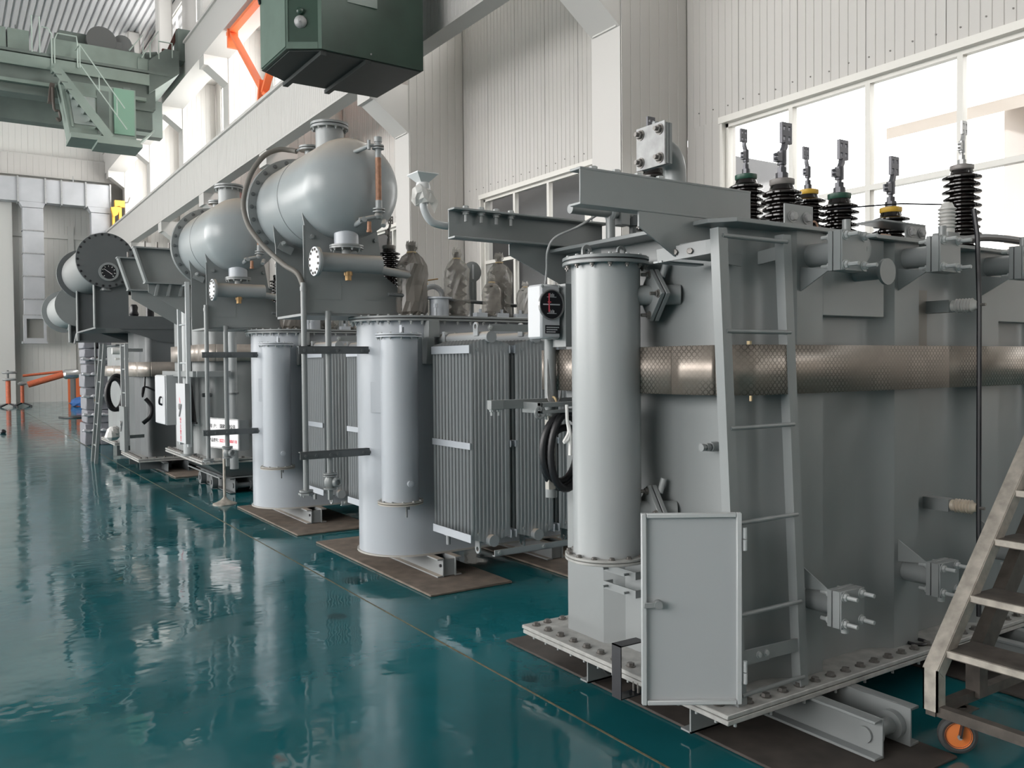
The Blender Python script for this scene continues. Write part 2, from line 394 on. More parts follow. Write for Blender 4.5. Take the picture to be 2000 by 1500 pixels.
# pilasters, brackets and crane girders
TR = [1]
def trim(mb, m, label, bevel=0):
    TR[0] += 1; o = mb.build('trim_%d' % TR[0], m, bevel=bevel); struct(o, label); return o
for k, y in enumerate(PIL):
    p = MB().box(XP, XW + .02, y + .014, y + .59, 0, 11.75)
    p.box(XP - .03, XP, y + .06, y + .53, 5.85, 6.7)
    p.prism([(6.435, 6.72), (XP + .01, 6.72), (XP + .01, 5.84), (6.52, 6.36), (6.435, 6.36)], 'xz', y + .02, y + .57)
    p.prism([(6.51, 10.76), (XP + .01, 10.76), (XP + .01, 10.0), (6.62, 10.45), (6.51, 10.45)], 'xz', y + .02, y + .57)
    o = trim(p, WALLS, 'white boxed column with crane girder brackets, number %d from the near end' % (k + 1))
    siding_y(o, y, XP + .01, XW, 0, 6.7, pitch=.16); siding_y(o, y, XP + .01, XW, 6.7, 11.75, pitch=.16)
    rc = MB().box(6.45, 6.95, y + .05, y + .55, 11.82, ZC); trim(rc, WALLS, 'upper roof column standing on the upper girder, number %d from the near end' % (k + 1), .06)
g = MB().box(6.43, 6.72, -9, YFAR, 6.72, 7.87).box(6.36, 6.78, -9, YFAR, 7.87, 7.94).box(6.42, 6.735, -9, YFAR, 6.70, 6.74)
g.box(6.52, 6.6, -9, YFAR, 7.94, 8.04)
o = trim(g, WALLS, 'lower white crane girder with rail along the right wall')
siding_x(o, 6.425, -8.9, YFAR, 6.76, 7.86, m=WALLS, pitch=.12, name='cladding_panel')
g = MB().box(6.5, XP + .05, -9, YFAR, 10.75, 11.75).box(6.44, XP + .05, -9, YFAR, 11.75, 11.82).box(6.75, 6.85, -9, YFAR, 11.82, 11.93)
trim(g, WALLS, 'upper white crane girder along the right wall')

# far wall, ceiling, unseen left and back walls with their windows
fw = MB().box(-16, XW + .25, YFAR, YFAR + .3, 0, ZC).box(-16, 7.5, YFAR - .45, YFAR, 10.33, 11.3).box(-2.2, 2.62, YFAR - .6, YFAR, 0, 9.9)
fw.box(4.9, 5.15, YFAR - .12, YFAR, 0, 8.2).box(-16, 7.5, YFAR - .1, YFAR, 7.6, 7.8)
wall_f = fw.build('wall_far', FARW); struct(wall_f, 'far end wall of vertical ribbed siding with a projecting band')
siding_y(wall_f, YFAR - .02, 2.65, XW, 0, 10.33, m=FARW, n=6, pitch=.24); siding_y(wall_f, YFAR - .47, -9.5, 7.5, 10.35, 11.28, m=WALL, n=17, pitch=.25)
siding_y(wall_f, YFAR - .02, -9.65, XW, 11.3, ZC, m=FARW, n=18, pitch=.25)
ce = MB().box(-16, XW + .4, -9, YFAR + .3, ZC + .12, ZC + .3)
prof = []
x = -16
while x < XW:
    prof += [(x, ZC), (x + .13, ZC), (x + .16, ZC + .06), (x + .21, ZC + .06)]; x += .24
k = len(prof)
ce.add([(a, -9, b) for a, b in prof] + [(a, YFAR, b) for a, b in prof], [(i, i + 1, k + i + 1, k + i) for i in range(k - 1)])
struct(ce.build('ceiling', ROOF, smooth=0), 'ribbed metal roof deck')
lw = MB()
for z0, z1 in ((0, 2.2), (10.2, ZC)): lw.box(-16.3, -16, -9, YFAR, z0, z1)
for y in (-9, 6.2, 24.2, 42.2): lw.box(-16.3, -16, y, y + 2.6, 2.2, 10.2)
struct(lw.build('wall_left', WALL), 'left wall with long window bands')
bw = MB().box(-16.3, XW + .3, -9.3, -9, 0, ZC)
struct(bw.build('wall_back', WALL), 'plain back wall')

# outside: the dark annex beyond the second and later bays, pale eaves outside the first window
an = MB().box(9.3, 13, 10.6, 46, 0, 5.2).build('annex_building', ANNEX); tag(an, 'dark grey annex seen through the second bay window', 'building')
e = MB().prism([(10.6, 4.55), (14, 5.6), (14, 5.75), (10.6, 4.7)], 'xz', -6, 7.0); e.box(13.6, 13.9, -6, 7, 0, 5.6)
tag(e.build('eave_canopy', EAVE), 'pale canopy roof outside the bright near window', 'building')
struct(MB().box(-40, 40, -40, 80, -.6, -.25).build('trim_90', mat('outside_ground', (.45, .44, .42), .9)), 'paved ground outside the hall')

# floor boards under the transformers
def board(x0, x1, y0, y1, label, m=MATB, z=.018):
    t = MB().box(x0, x1, y0, y1, .001, z).build('floor_board', m, loc=((x0 + x1) / 2, (y0 + y1) / 2, .001), bevel=.004); tag(t, label, 'board', 'boards under the transformers')
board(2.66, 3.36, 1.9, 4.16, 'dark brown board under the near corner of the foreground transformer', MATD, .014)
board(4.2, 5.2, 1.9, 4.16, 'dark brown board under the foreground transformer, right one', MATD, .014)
board(2.75, 3.42, 5.25, 7.45, 'brown board under the round tank end behind the foreground transformer')
board(3.85, 4.5, 5.05, 7.3, 'brown board under the right skid of the middle radiator transformer')
board(2.72, 3.5, 7.85, 9.85, 'brown board under the second radiator transformer')
board(2.72, 3.3, 13.0, 15.2, 'brown board under the dark transformer with band far behind')

# ------------------------------------------------------------------ shared builders for transformer details
def valve_stub(T, x, z, y0, lower, m, y1=2.25, s=.083, name='blanked_valve_stub'):
    """pipe stub on a front (-Y) face closed by a bolted square flange"""
    p = MB().cyl((x, y0 + .01, z), (x, y1 + .04, z), .05, 20)
    p.box(x - s, x + s, y1 + .028, y1 + .05, z - s, z + s)
    o = p.build(name, m, T, bevel=.002)
    MB().box(x - s + .004, x + s - .004, y1 + .024, y1 + .028, z - s + .004, z + s - .004).build('gasket', RUBBER, o)
    MB().box(x - s, x + s, y1 - .012, y1 + .024, z - s, z + s).build('blank_plate', m, o, bevel=.002)
    MB().box(x - s, x + s, y1 - .02, y1 - .014, z - s, z + s).build('cover_plate', m, o, bevel=.001)
    zs = -1 if not lower else 1
    t = MB(); t.prism([(y0 + .01, z + zs * .05), (y1 + .045, z + zs * (s - .01)), (y0 + .01, z + zs * .16)], 'yz', x - s + .01, x - s + .016)
    t.build('gusset_fin', m, o)
    if not lower: MB().cyl((x, y1 + .02, z + s), (x, y1 + .02, z + s + .05), .017, 12).build('vent_plug', m, o)
    else: MB().cyl((x, y1 + .02, z - s), (x, y1 + .02, z - s - .035), .016, 12).build('drain_plug', BOLTG, o)
    for dx in (-1, 1):
        for dz in (-1, 1):
            bolt(o, (x + dx * (s - .022), y1 - .02, z + dz * (s - .022)), (0, -1, 0), .016, BOLTG, 'stud', .062)
            bolt(o, (x + dx * (s - .022), y1 + .05, z + dz * (s - .022)), (0, 1, 0), .015, BOLTG, 'nut', .045)
    return o
def bushing(T, x, y, z, H, R, cap, capm, term_m=TERM, terminal=True, s=1., flip=1, nshed=7):
    core = R * .60; pr = [(core * 1.15, 0), (core * 1.15, .03)]
    pit = (H - .05) / nshed
    for i in range(nshed):
        h = .03 + i * pit; r = R if i % 2 == 0 else R * .93
        pr += [(core, h), (core, h + pit * .12), (r * .93, h + pit * .20), (r, h + pit * .30), (r, h + pit * .50), (r * .93, h + pit * .62), (core * 1.12, h + pit * .86)]
    pr += [(core, H - .02), (core * .9, H)]
    o = MB().lathe(pr, (x, y, z), (0, 0, 1), 32).build('bushing', PORC, T, smooth=40)
    zt = z + H
    MB().lathe([(core * .93, 0), (core * 1.0, .006), (core * 1.0, .026), (core * .8, .03)], (x, y, zt), n=24).build('cap_ring', capm, o)
    b = MB().lathe([(.030 * s, .03), (.030 * s, .06)], (x, y, zt), n=8).lathe([(.024 * s, .06), (.024 * s, .085)], (x, y, zt), n=6).lathe([(.012 * s, .085), (.012 * s, .13)], (x, y, zt), n=10)
    b.build('top_nut', term_m, o)
    if terminal:
        t = MB().lathe([(.022 * s, .10), (.022 * s, .165)], (x, y, zt), n=12)
        t.box(x - .045 * s, x - .015 * s, y - .016 * s, y + .016 * s, zt + .112, zt + .152)
        t.cyl((x - .05 * s, y, zt + .122), (x - .05 * s, y - .02 * s, zt + .122), .008 * s, 6).cyl((x - .05 * s, y, zt + .143), (x - .05 * s, y - .02 * s, zt + .143), .008 * s, 6)
        # bent tongue and pad with four holes
        t.prism([(x - .012 * s, zt + .155), (x + .012 * s, zt + .155), (x + .03 * s * flip, zt + .185), (x + .03 * s * flip, zt + .21), (x + .012 * s * flip, zt + .21), (x + .008 * s * flip, zt + .19)] if flip > 0 else
                [(x - .012 * s, zt + .155), (x + .012 * s, zt + .155), (x - .008 * s, zt + .19), (x - .012 * s, zt + .21), (x - .03 * s, zt + .21), (x - .03 * s, zt + .185)], 'xz', y - .012 * s, y + .012 * s)
        xc = x + .028 * s * flip; w = .036 * s; z0 = zt + .205; hgt = .10 * s
        pad = MB()
        xs = [-w, -w * .72, -w * .28, w * .28, w * .72, w]; zs = [0, hgt * .14, hgt * .34, hgt * .62, hgt * .82, hgt]
        for i in range(5):
            for j in range(5):
                if i in (1, 3) and j in (1, 3): continue
                pad.box(xc + xs[i], xc + xs[i + 1], y - .008 * s, y + .008 * s, z0 + zs[j], z0 + zs[j + 1])
        t.build('terminal_clamp', term_m, o); pad.build('terminal_pad', term_m, o, smooth=0)
    return o
def channel_x(x0, x1, y, z0, z1, fl, t=.008, d=1):
    """channel along X, web at y, flanges reaching d*fl in y"""
    b = MB(); b.box(x0, x1, min(y, y + d * t), max(y, y + d * t), z0, z1)
    ya = y - d * .0012
    b.box(x0 - .001, x1 + .001, min(ya, y + d * fl), max(ya, y + d * fl), z1 - t * 1.2, z1 + .0006); b.box(x0 - .001, x1 + .001, min(ya, y + d * fl), max(ya, y + d * fl), z0 - .0006, z0 + t * 1.2)
    return b
def skid(T, x, y0, y1, z0, z1, fl=.05, gap=.16, m=GREY, roller=True, endplate=False):
    """pair of channels along Y, flanges turned outward"""
    for s in (0, 1):
        xx = x + s * gap; d = -1 if s == 0 else 1; b = MB()
        b.box(min(xx, xx - d * .01), max(xx, xx - d * .01), y0, y1, z0, z1)
        b.box(min(xx, xx + d * fl), max(xx, xx + d * fl), y0, y1, z1 - .012, z1); b.box(min(xx, xx + d * fl), max(xx, xx + d * fl), y0, y1, z0, z0 + .012)
        o = b.build('skid_channel', m, T, bevel=.002)
        if roller:
            zc = (z0 + z1) / 2
            MB().cyl((xx + d * .002, y0 + .075, zc - .005), (xx + d * .012, y0 + .075, zc - .005), .032, 28).build('axle_cap', m, o)
            MB().annulus((xx - d * .012, y0 + .075, zc - .005), (-d, 0, 0), .031, .058, .03, 28).build('bearing_ring', m, o)
    if roller: MB().cyl((x + .01, y0 + .075, (z0 + z1) / 2 - .005), (x + gap - .01, y0 + .075, (z0 + z1) / 2 - .005), .033, 22).build('roller', m, T)
    if endplate: MB().box(x + .005, x + gap - .005, y0 + .012, y0 + .02, z0 + .004, z1 - .012).build('end_plate', m, T)

# ------------------------------------------------------------------ foreground transformer
T1 = thing('power_transformer', 'nearest grey transformer with patterned steel band, ladder and black bushings', 'transformer', (2.52, 2.34, 0))
XR = 5.7
bf = MB().box(2.52, XR + .1, 2.34, 3.78, .201, .22).build('base_flange', FLANGE, T1, bevel=.003, label='dirty light grey bolted upper base flange')
MB().box(2.525, XR + .1, 2.343, 3.777, .175, .196).build('lower_flange', FLANGE, T1, bevel=.003)
MB().box(2.54, XR + .08, 2.36, 3.76, .196, .201).build('gasket', RUBBER, T1)
for i in range(13): bolt(bf, (2.575, 2.44 + i * .107, .22), (0, 0, 1), .0175, BOLT); 
for i in range(13): bolt(bf, (2.56, 2.44 + i * .107, .175), (0, 0, -1), .012, BOLTG, 'nut', .024)
for i in range(3): bolt(bf, (2.655 + i * .1, 3.735, .22), (0, 0, 1), .0175, BOLT)
for i in range(28): bolt(bf, (2.69 + i * .105, 2.388, .22), (0, 0, 1), .0175, BOLT)
for i in range(14): bolt(bf, (2.60 + i * .21, 2.375, .175), (0, 0, -1), .012, BOLTG, 'nut', .028)
# tank: left and front wall with trapezoid ribs
prof = [(2.74, 3.66), (2.74, 3.63), (2.685, 3.59), (2.685, 3.30), (2.74, 3.20), (2.74, 2.56), (2.715, 2.533)]
front = [(2.715, 2.533)]
for a, b_, c_, d_ in ((2.89, 3.06, 3.238, 3.245), (3.60, 3.765, 3.968, 3.975), (4.32, 4.49, 4.70, 4.707), (5.05, 5.21, 5.42, 5.427)):
    front += [(a, 2.533), (a + .04, 2.530), (a + .085, 2.518), (b_ - .05, 2.497), (b_ - .022, 2.474), (b_ - .006, 2.455), (b_ + .006, 2.446), (c_, 2.445), (d_, 2.452), (d_, 2.533)]
poly = prof[:-1] + front + [(XR, 2.533), (XR, 3.66)]
tk = MB().prism(poly, 'xy', .22, 2.16).build('tank', GREY, T1, smooth=28)
for a, b_ in ((3.24, 3.66), (3.97, 4.38), (4.70, 5.1)):
    if a == 3.97: continue
    MB().box(a, b_ + .03, 2.448, 2.533, 1.80, 2.16).build('stiffening_box', GREY, tk, bevel=.003)
MB().box(4.06, 4.16, 2.52, 2.534, 1.66, 1.95).build('bare_patch', mat('unpainted_patch', (.23, .21, .19), .5), tk)
cv = MB().prism([(2.585, 2.50), (2.66, 2.41), (XR + .05, 2.41), (XR + .05, 3.72), (2.585, 3.72)], 'xy', 2.16, 2.178).build('cover', GREY, T1, bevel=.002)
# cantilever channels and their gussets
ch = channel_x(2.0, 2.93, 2.58, 2.195, 2.335, .065, d=1).build('channel_beam', GREY, T1, bevel=.002)
for i in range(4): bolt(ch, (2.09 + i * .115, 2.615, 2.335), (0, 0, 1), .017, BOLTG)
MB().prism([(2.29, 2.195), (2.29, 2.135), (2.50, 2.02), (2.69, 2.02), (2.69, 2.195)], 'xz', 2.581, 2.589).build('gusset', GREY, T1)
ch = channel_x(2.0, 2.93, 3.60, 2.19, 2.333, .065, d=-1).build('channel_beam', GREY, T1, bevel=.002)
for i in range(4): bolt(ch, (2.075 + i * .085, 3.56, 2.321), (0, 0, -1), .015, ZINC, 'bolt', .048); bolt(ch, (2.075 + i * .085, 3.56, 2.333), (0, 0, 1), .015, BOLTG)
MB().prism([(2.34, 2.19), (2.34, 2.135), (2.70, 1.985), (2.70, 2.19)], 'xz', 3.591, 3.599).build('gusset', GREY, T1)
# vertical tube with bolted flanges on the left face
TX, TY, TR1 = 2.505, 3.05, .155
tb = MB().cyl((TX, TY, .725), (TX, TY, 2.07), TR1, 56).build('standing_tube', mat('light_grey_enamel', (.37, .385, .39), .28), T1)
for z0, z1 in ((2.035, 2.05), (2.056, 2.071)): MB().cyl((TX, TY, z0), (TX, TY, z1), .195, 56).build('tube_flange', GREY, tb, bevel=.002)
MB().cyl((TX, TY, 2.05), (TX, TY, 2.056), .188, 40).build('gasket', RUBBER, tb)
for z0, z1 in ((.712, .724), (.727, .739)): MB().cyl((TX, TY, z0), (TX, TY, z1), .192, 56).build('tube_flange', FLANGE, tb, bevel=.002)
for i in range(14):
    t = 2 * PI * i / 14 + .1; p = (TX + .176 * math.cos(t), TY + .176 * math.sin(t))
    bolt(tb, (*p, .739), (0, 0, 1), .011, BOLT); bolt(tb, (*p, 2.035), (0, 0, -1), .010, BOLT, 'nut', .018); bolt(tb, (*p, 2.071), (0, 0, 1), .008, BOLTG)
for dx, dy in ((-.085, .03), (.075, -.02)):
    x, y = TX + dx, TY + dy; b = MB(); q = []
    for i in range(13): t = PI * i / 12; q.append((x + .026 * math.cos(t), 2.105 + .026 * math.sin(t)))
    b.prism([(x - .026, 2.071), (x + .026, 2.071), (x + .026, 2.105), (x + .013, 2.10), (x + .008, 2.089), (x - .008, 2.089), (x - .013, 2.10), (x - .013, 2.105), (x - .026, 2.105)], 'xz', y - .006, y + .006)
    o_ = [(x + .026 * math.cos(PI * i / 12), 2.104 + .026 * math.sin(PI * i / 12)) for i in range(13)] + [(x + .013 * math.cos(PI * i / 12), 2.104 + .013 * math.sin(PI * i / 12)) for i in reversed(range(13))]
    b.prism(o_, 'xz', y - .006, y + .006); b.build('lifting_eye', GREY, tb, smooth=20)
MB().cyl((TX + .0, TY - .06, 2.071), (TX, TY - .06, 2.092), .016, 6).build('vent_plug', BOLTG, tb)
def slanted_pipe(z, p0, p1):
    p0 = Vector((*p0, z)); p1 = Vector((*p1, z)); d = (p1 - p0).normalized(); c = (p0 + p1) / 2
    o = MB().cyl(p0, p1, .045, 20).build('connecting_pipe', MIDG, T1)
    d = Vector((.96, -.28, 0)).normalized(); a = d.cross(Vector((0, 0, 1))).normalized()
    for sgn in (-1, 1):
        MB().bar(c + d * (sgn * .013 - .010), c + d * (sgn * .013 + .010), .165, .165, (a + Vector((0, 0, 1))).normalized()).build('square_flange', MIDG, o, bevel=.002)
    for u_, v_ in ((1, 0), (-1, 0), (0, 1), (0, -1)):
        bolt(o, c - d * .023 + a * u_ * .09 + Vector((0, 0, v_ * .09)), tuple(-d), .014, BOLT, 'stud', .04)
    MB().cyl(c + Vector((.03, -.02, .08)), c + Vector((.045, -.03, .145)), .014, 12).build('vent_plug', BOLTG, o)
slanted_pipe(1.90, (2.57, 2.975), (2.745, 2.82)); slanted_pipe(.93, (2.57, 2.985), (2.745, 2.85))
# patterned steel band: one panel per sheet
def band(T, pts, z0, z1, m, seams):
    tot = [0]
    for i in range(1, len(pts)): tot.append(tot[-1] + math.dist(pts[i - 1], pts[i]))
    s0 = 0
    for a, b_ in seams:
        mb = MB(); mb.uv = []; idx = [i for i in range(len(pts)) if a - 1e-6 <= tot[i] <= b_ + 1e-6]
        def at(s):
            for i in range(1, len(pts)):
                if s <= tot[i] + 1e-9:
                    t = (s - tot[i - 1]) / (tot[i] - tot[i - 1]); return (pts[i - 1][0] + (pts[i][0] - pts[i - 1][0]) * t, pts[i - 1][1] + (pts[i][1] - pts[i - 1][1]) * t)
            return pts[-1]
        ss = sorted(set([a + .0015, b_ - .0015] + [tot[i] for i in idx if a + .01 < tot[i] < b_ - .01]))
        n = len(ss)
        vs = []
        for s in ss:
            x, y = at(s); vs += [(x, y, z0), (x, y, z1)]; mb.uv += [(s, z0), (s, z1)]
        mb.add(vs, [(2 * i, 2 * i + 2, 2 * i + 3, 2 * i + 1) for i in range(n - 1)])
        o = mb.build('band_panel', m, T, smooth=40); sd = o.modifiers.new('thick', 'SOLIDIFY'); sd.thickness = .006; sd.offset = 0
pts = [(3.0, 3.80), (2.70, 3.79), (2.63, 3.73), (2.60, 3.64), (2.60, 2.72)] + [(2.60 + .17 * (1 - math.cos(t)), 2.72 - .325 * math.sin(t)) for t in [PI / 2 * i / 10 for i in range(1, 11)]] + [(XR, 2.395)]
L_ = [0]
for i in range(1, len(pts)): L_.append(L_[-1] + math.dist(pts[i - 1], pts[i]))
band(T1, pts, 1.462, 1.668, BAND, ((0, .42), (.42, 1.40), (1.40, 1.62), (1.62, 3.18), (3.18, L_[-1])))
MB().box(2.70, 2.712, 2.385, 2.40, 1.668, 1.682).box(2.703, 2.709, 2.38, 2.39, 1.44, 1.462).build('tape_scrap', WOOD, T1)
# valve stubs, lugs and fittings on the front face
for x, z in ((3.16, 2.06), (3.87, 2.09), (4.60, 2.09)): valve_stub(T1, x, z - .005, 2.445, False, GREY)
for x, z in ((3.15, .565), (3.87, .585), (4.60, .60)): valve_stub(T1, x, z, 2.445, True, GREY, s=.078)
b = MB().annulus((3.475, 2.425, 2.105), (0, -1, 0), .03, .062, .016, 32); b.box(3.42, 3.53, 2.409, 2.447, 2.0, 2.045); b.build('lifting_eye', GREY, T1)
b = MB().cyl((3.475, 2.45, 1.99), (3.475, 2.30, 1.99), .032, 24).cyl((3.475, 2.30, 1.99), (3.475, 2.286, 1.99), .058, 32); b.build('lifting_trunnion', GREY, T1)
b = MB().cyl((2.745, 2.60, 1.24), (2.655, 2.60, 1.24), .012, 12).cyl((2.74, 2.60, 1.24), (2.70, 2.60, 1.24), .021, 12).cyl((2.69, 2.60, 1.24), (2.672, 2.60, 1.24), .019, 6).cyl((2.662, 2.60, 1.24), (2.645, 2.60, 1.24), .016, 16)
b.build('sampling_plug', GREY, T1)
b = MB()
for z in (.60, .515):
    b.prism([(2.685, 3.235), (2.63, 3.235), (2.63, 3.0), (2.74, 3.0), (2.74, 3.008), (2.638, 3.008), (2.638, 3.227), (2.685, 3.227)], 'xy', z, z + .035)
    for y in (3.20, 3.05): b.cyl((2.632, y, z + .018), (2.60, y, z + .018), .006, 8)
b.build('cable_bracket', GREY, T1)
b = MB().box(2.42, 2.425, 2.86, 2.92, .14, .37).box(2.42, 2.56, 2.86, 2.92, .365, .37).box(2.42, 2.56, 2.86, 2.92, .135, .14)
b.build('strap_bracket', BLACK, T1, label='black painted flat bar bent into a bracket')
b = MB()
for i in range(5): b.cyl((2.53, 2.90 - i * .03, .142), (2.53, 2.90 - i * .03, .185), .007, 6)
b.build('nut', BOLT, T1)
# post insulators holding the black earthing bar
def ribbed_post(p0, ax, H, R, m, n=6):
    pr = [(R * .8, 0), (R * .8, H * .12)]
    for i in range(n):
        h = H * .14 + i * H * .12; pr += [(R * .78, h), (R, h + H * .05), (R, h + H * .07), (R * .78, h + H * .11)]
    pr += [(R * .7, H * .9), (R * .55, H)]
    return MB().lathe(pr, p0, ax, 28)
ribbed_post((4.09, 2.375, 2.215), (0, 0, 1), .145, .042, PORCW).build('post_insulator', PORCW, T1)
MB().box(4.04, 4.14, 2.34, 2.42, 2.178, 2.215).build('insulator_foot', GREY, T1)
for z, m in ((1.865, mat('galvanised_white_porcelain', (.50, .49, .47), .3)), (.875, mat('tan_ringed_porcelain', (.52, .45, .36), .35))):
    MB().box(4.15, 4.22, 2.40, 2.535, z - .03, z + .03).build('insulator_foot', GREY, T1)
    ribbed_post((4.185, 2.405, z), (.16, -1, 0), .12, .035, m).build('post_insulator', m, T1)
    MB().cyl((4.205, 2.275, z), (4.205, 2.248, z), .008, 6).build('bolt', BOLT, T1)
MB().tube([(4.19, 2.30, 2.33), (4.196, 2.285, 2.2), (4.207, 2.28, 1.86), (4.209, 2.28, .87), (4.215, 2.28, .34)], .012, 8).build('earthing_bar', BLACK, T1)
MB().tube([(4.25, 2.43, 2.205), (4.35, 2.43, 2.21), (4.55, 2.44, 2.235), (4.85, 2.45, 2.245), (5.3, 2.45, 2.235)], .02, 10, 6).build('black_cable', RUBBER, T1)
MB().tube([(4.14, 2.36, 2.355), (3.9, 2.50, 2.36), (3.55, 2.7, 2.33)], .004, 6).build('thin_lead', BLACK, T1)
# bushings on the cover
bushing(T1, 3.40, 2.80, 2.178, .27, .098, .05, GREYC, s=1.0, nshed=6); bushing(T1, 3.84, 2.80, 2.178, .245, .096, .05, GREEN, nshed=6); bushing(T1, 4.28, 2.80, 2.178, .215, .095, .05, YELLOW, nshed=5)
LT = mat('light_terminal_metal', (.38, .38, .38), .4, .6)
bushing(T1, 3.71, 3.30, 2.178, .42, .10, .05, GREEN, s=.72, flip=-1, nshed=10); bushing(T1, 4.235, 3.30, 2.178, .39, .10, .05, YELLOW, s=.72, flip=-1, nshed=9)
bushing(T1, 4.83, 2.72, 2.178, .49, .103, .05, GREYC, LT, s=.75, nshed=11); bushing(T1, 3.14, 3.42, 2.178, .43, .10, .05, GREYC, s=.72, flip=-1, nshed=10)
b = MB().ring((3.56, 2.74, 2.25), (0, 1, 0), .03, .005, 20, 6); b.box(3.48, 3.53, 2.73, 2.75, 2.23, 2.25); b.build('copper_lug', COPPER, T1)
MB().tube([(4.05, 2.72, 2.22), (4.08, 2.72, 2.25), (4.15, 2.72, 2.25)], .008, 8).build('copper_lug', COPPER, T1)
# cover plates with bolts near the front edge
for x0, x1, z1, hood in ((3.08, 3.27, 2.29, 0), (3.98, 4.15, 2.27, 1)):
    o = MB().box(x0, x1, 2.52, 2.53, 2.178, z1); 
    if hood: o.box(x0 - .2, x1, 2.52, 2.66, z1, z1 + .01)
    o = o.build('upright_plate', GREY, T1, bevel=.002)
    for t in (.25, .75): bolt(o, (x0 + (x1 - x0) * t, 2.52, 2.235), (0, -1, 0), .02, ZINC)
# elbow with galvanised blank plate above the near channel
e = MB().tube([(2.79, 2.90, 2.178), (2.79, 2.90, 2.42), (2.784, 2.90, 2.49), (2.755, 2.90, 2.54), (2.69, 2.90, 2.56)], .052, 20, 4).build('elbow_pipe', GREY, T1)
for x0, x1, m in ((2.672, 2.69, GREY), (2.653, 2.670, MIDG)): MB().box(x0, x1, 2.81, 2.99, 2.47, 2.65).build('square_flange', m, e, bevel=.002)
MB().box(2.642, 2.650, 2.808, 2.992, 2.465, 2.655).build('blank_plate', ZINC, e)
MB().cyl((2.72, 2.95, 2.62), (2.72, 2.95, 2.69), .016, 12).build('vent_plug', GREY, e)
for dy in (-.062, .062):
    for dz in (-.062, .062): bolt(e, (2.642, 2.90 + dy, 2.56 + dz), (-1, 0, 0), .018, BOLT, 'stud', .034)
# pipework above the tube
p = MB().cyl((2.42, 3.2, 2.31), (2.95, 3.2, 2.31), .022, 14).cyl((2.66, 3.2, 2.31), (2.66, 3.2, 2.178), .022, 14).ring((2.66, 3.2, 2.31), (1, 0, 0), .03, .012, 16, 6)
p.build('oil_pipe', GREY, T1)
p = MB().cyl((2.80, 3.2, 2.178), (2.80, 3.2, 2.35), .018, 12); p.lathe([(.03, 0), (.03, .05)], (2.80, 3.2, 2.26), n=6); p.build('breather_valve', DARKG, T1)
MB().box(2.70, 2.76, 3.17, 3.23, 2.255, 2.36).build('valve_body', MIDG, T1, bevel=.004)
# bent vent pipe with a plastic-wrapped cup at the end of the far channel
MB().tube([(2.03, 3.64, 2.26), (1.99, 3.64, 2.26), (1.93, 3.64, 2.275), (1.895, 3.64, 2.33), (1.89, 3.64, 2.40)], .018, 12, 5).build('vent_pipe', mat('pale_grey_pipe', (.48, .49, .5), .35), T1)
cup = MB().lathe([(.03, 0), (.035, .03), (.03, .05)], (1.89, 3.64, 2.40), n=12); cup.prism([(1.835, 3.585), (1.945, 3.585), (1.945, 3.695), (1.835, 3.695)], 'xy', 2.487, 2.492)
cup.add([(1.835, 3.585, 2.487), (1.945, 3.585, 2.487), (1.945, 3.695, 2.487), (1.835, 3.695, 2.487), (1.87, 3.62, 2.45), (1.91, 3.62, 2.45), (1.91, 3.66, 2.45), (1.87, 3.66, 2.45)], [(0, 1, 5, 4), (1, 2, 6, 5), (2, 3, 7, 6), (3, 0, 4, 7)])
cup.build('square_cup', mat('pale_cup', (.66, .66, .66), .5), T1)
rnd = random.Random(3); pr = [(.02, .0), (.05, .015), (.055, .04), (.045, .065), (.024, .08)]
b = MB().lathe(pr, (1.885, 3.64, 2.35), n=14); b.v = [p + Vector((rnd.uniform(-.012, .012), rnd.uniform(-.012, .012), rnd.uniform(-.012, .012))) for p in b.v]
b.add([(1.915, 3.62, 2.42), (1.95, 3.60, 2.36), (1.94, 3.62, 2.31), (1.92, 3.64, 2.37)], [(0, 1, 2, 3)]); b.build('plastic_wrap', FILMC, T1, smooth=0)
# winding thermometer on the far corner
g = MB().box(2.42, 2.54, 3.44, 3.56, 1.72, 1.985).build('thermometer', WHITEP, T1, bevel=.01, label='white dial thermometer box')
MB().lathe([(.070, 0), (.070, .004)], (2.48, 3.44, 1.885), (0, -1, 0), 36).build('dial_face', BLACK, g)
MB().annulus((2.48, 3.44, 1.885), (0, -1, 0), .069, .075, .012, 36).build('dial_rim', mat('dial_rim_grey', (.3, .3, .3), .3, .6), g)
b = MB()
for z in (1.925, 1.845):
    for i in range(5): b.box(2.465 + i * .007, 2.468 + i * .007, 3.434, 3.436, z, z + .012 + .004 * (i % 2))
    b.box(2.455, 2.51, 3.434, 3.436, z - .004, z - .001)
b.box(2.43, 2.53, 3.433, 3.436, 1.883, 1.889); b.build('scale_marks', WHITEP, g)
MB().box(2.462, 2.467, 3.43, 3.434, 1.85, 1.94).box(2.457, 2.475, 3.43, 3.434, 1.895, 1.90).build('red_pointer', RED, g)
MB().box(2.445, 2.53, 3.436, 3.44, 1.745, 1.785).build('rating_plate', BLACK, g)
b = MB()
for j in range(3):
    for i in range(7 - j): b.box(2.45 + i * .011, 2.459 + i * .011, 3.434, 3.436, 1.772 - j * .011, 1.777 - j * .011)
b.build('plate_marks', WHITEP, g)
for x in (2.43, 2.53): bolt(g, (x, 3.44, 1.975), (0, -1, 0), .006, BOLTG, 'screw')
MB().tube([(2.49, 3.5, 1.985), (2.465, 3.45, 2.06), (2.435, 3.4, 2.14), (2.45, 3.36, 2.2), (2.54, 3.3, 2.25), (2.66, 3.22, 2.33), (2.76, 3.15, 2.35)], .006, 8, 8).build('sensor_cable', ZINC, T1)
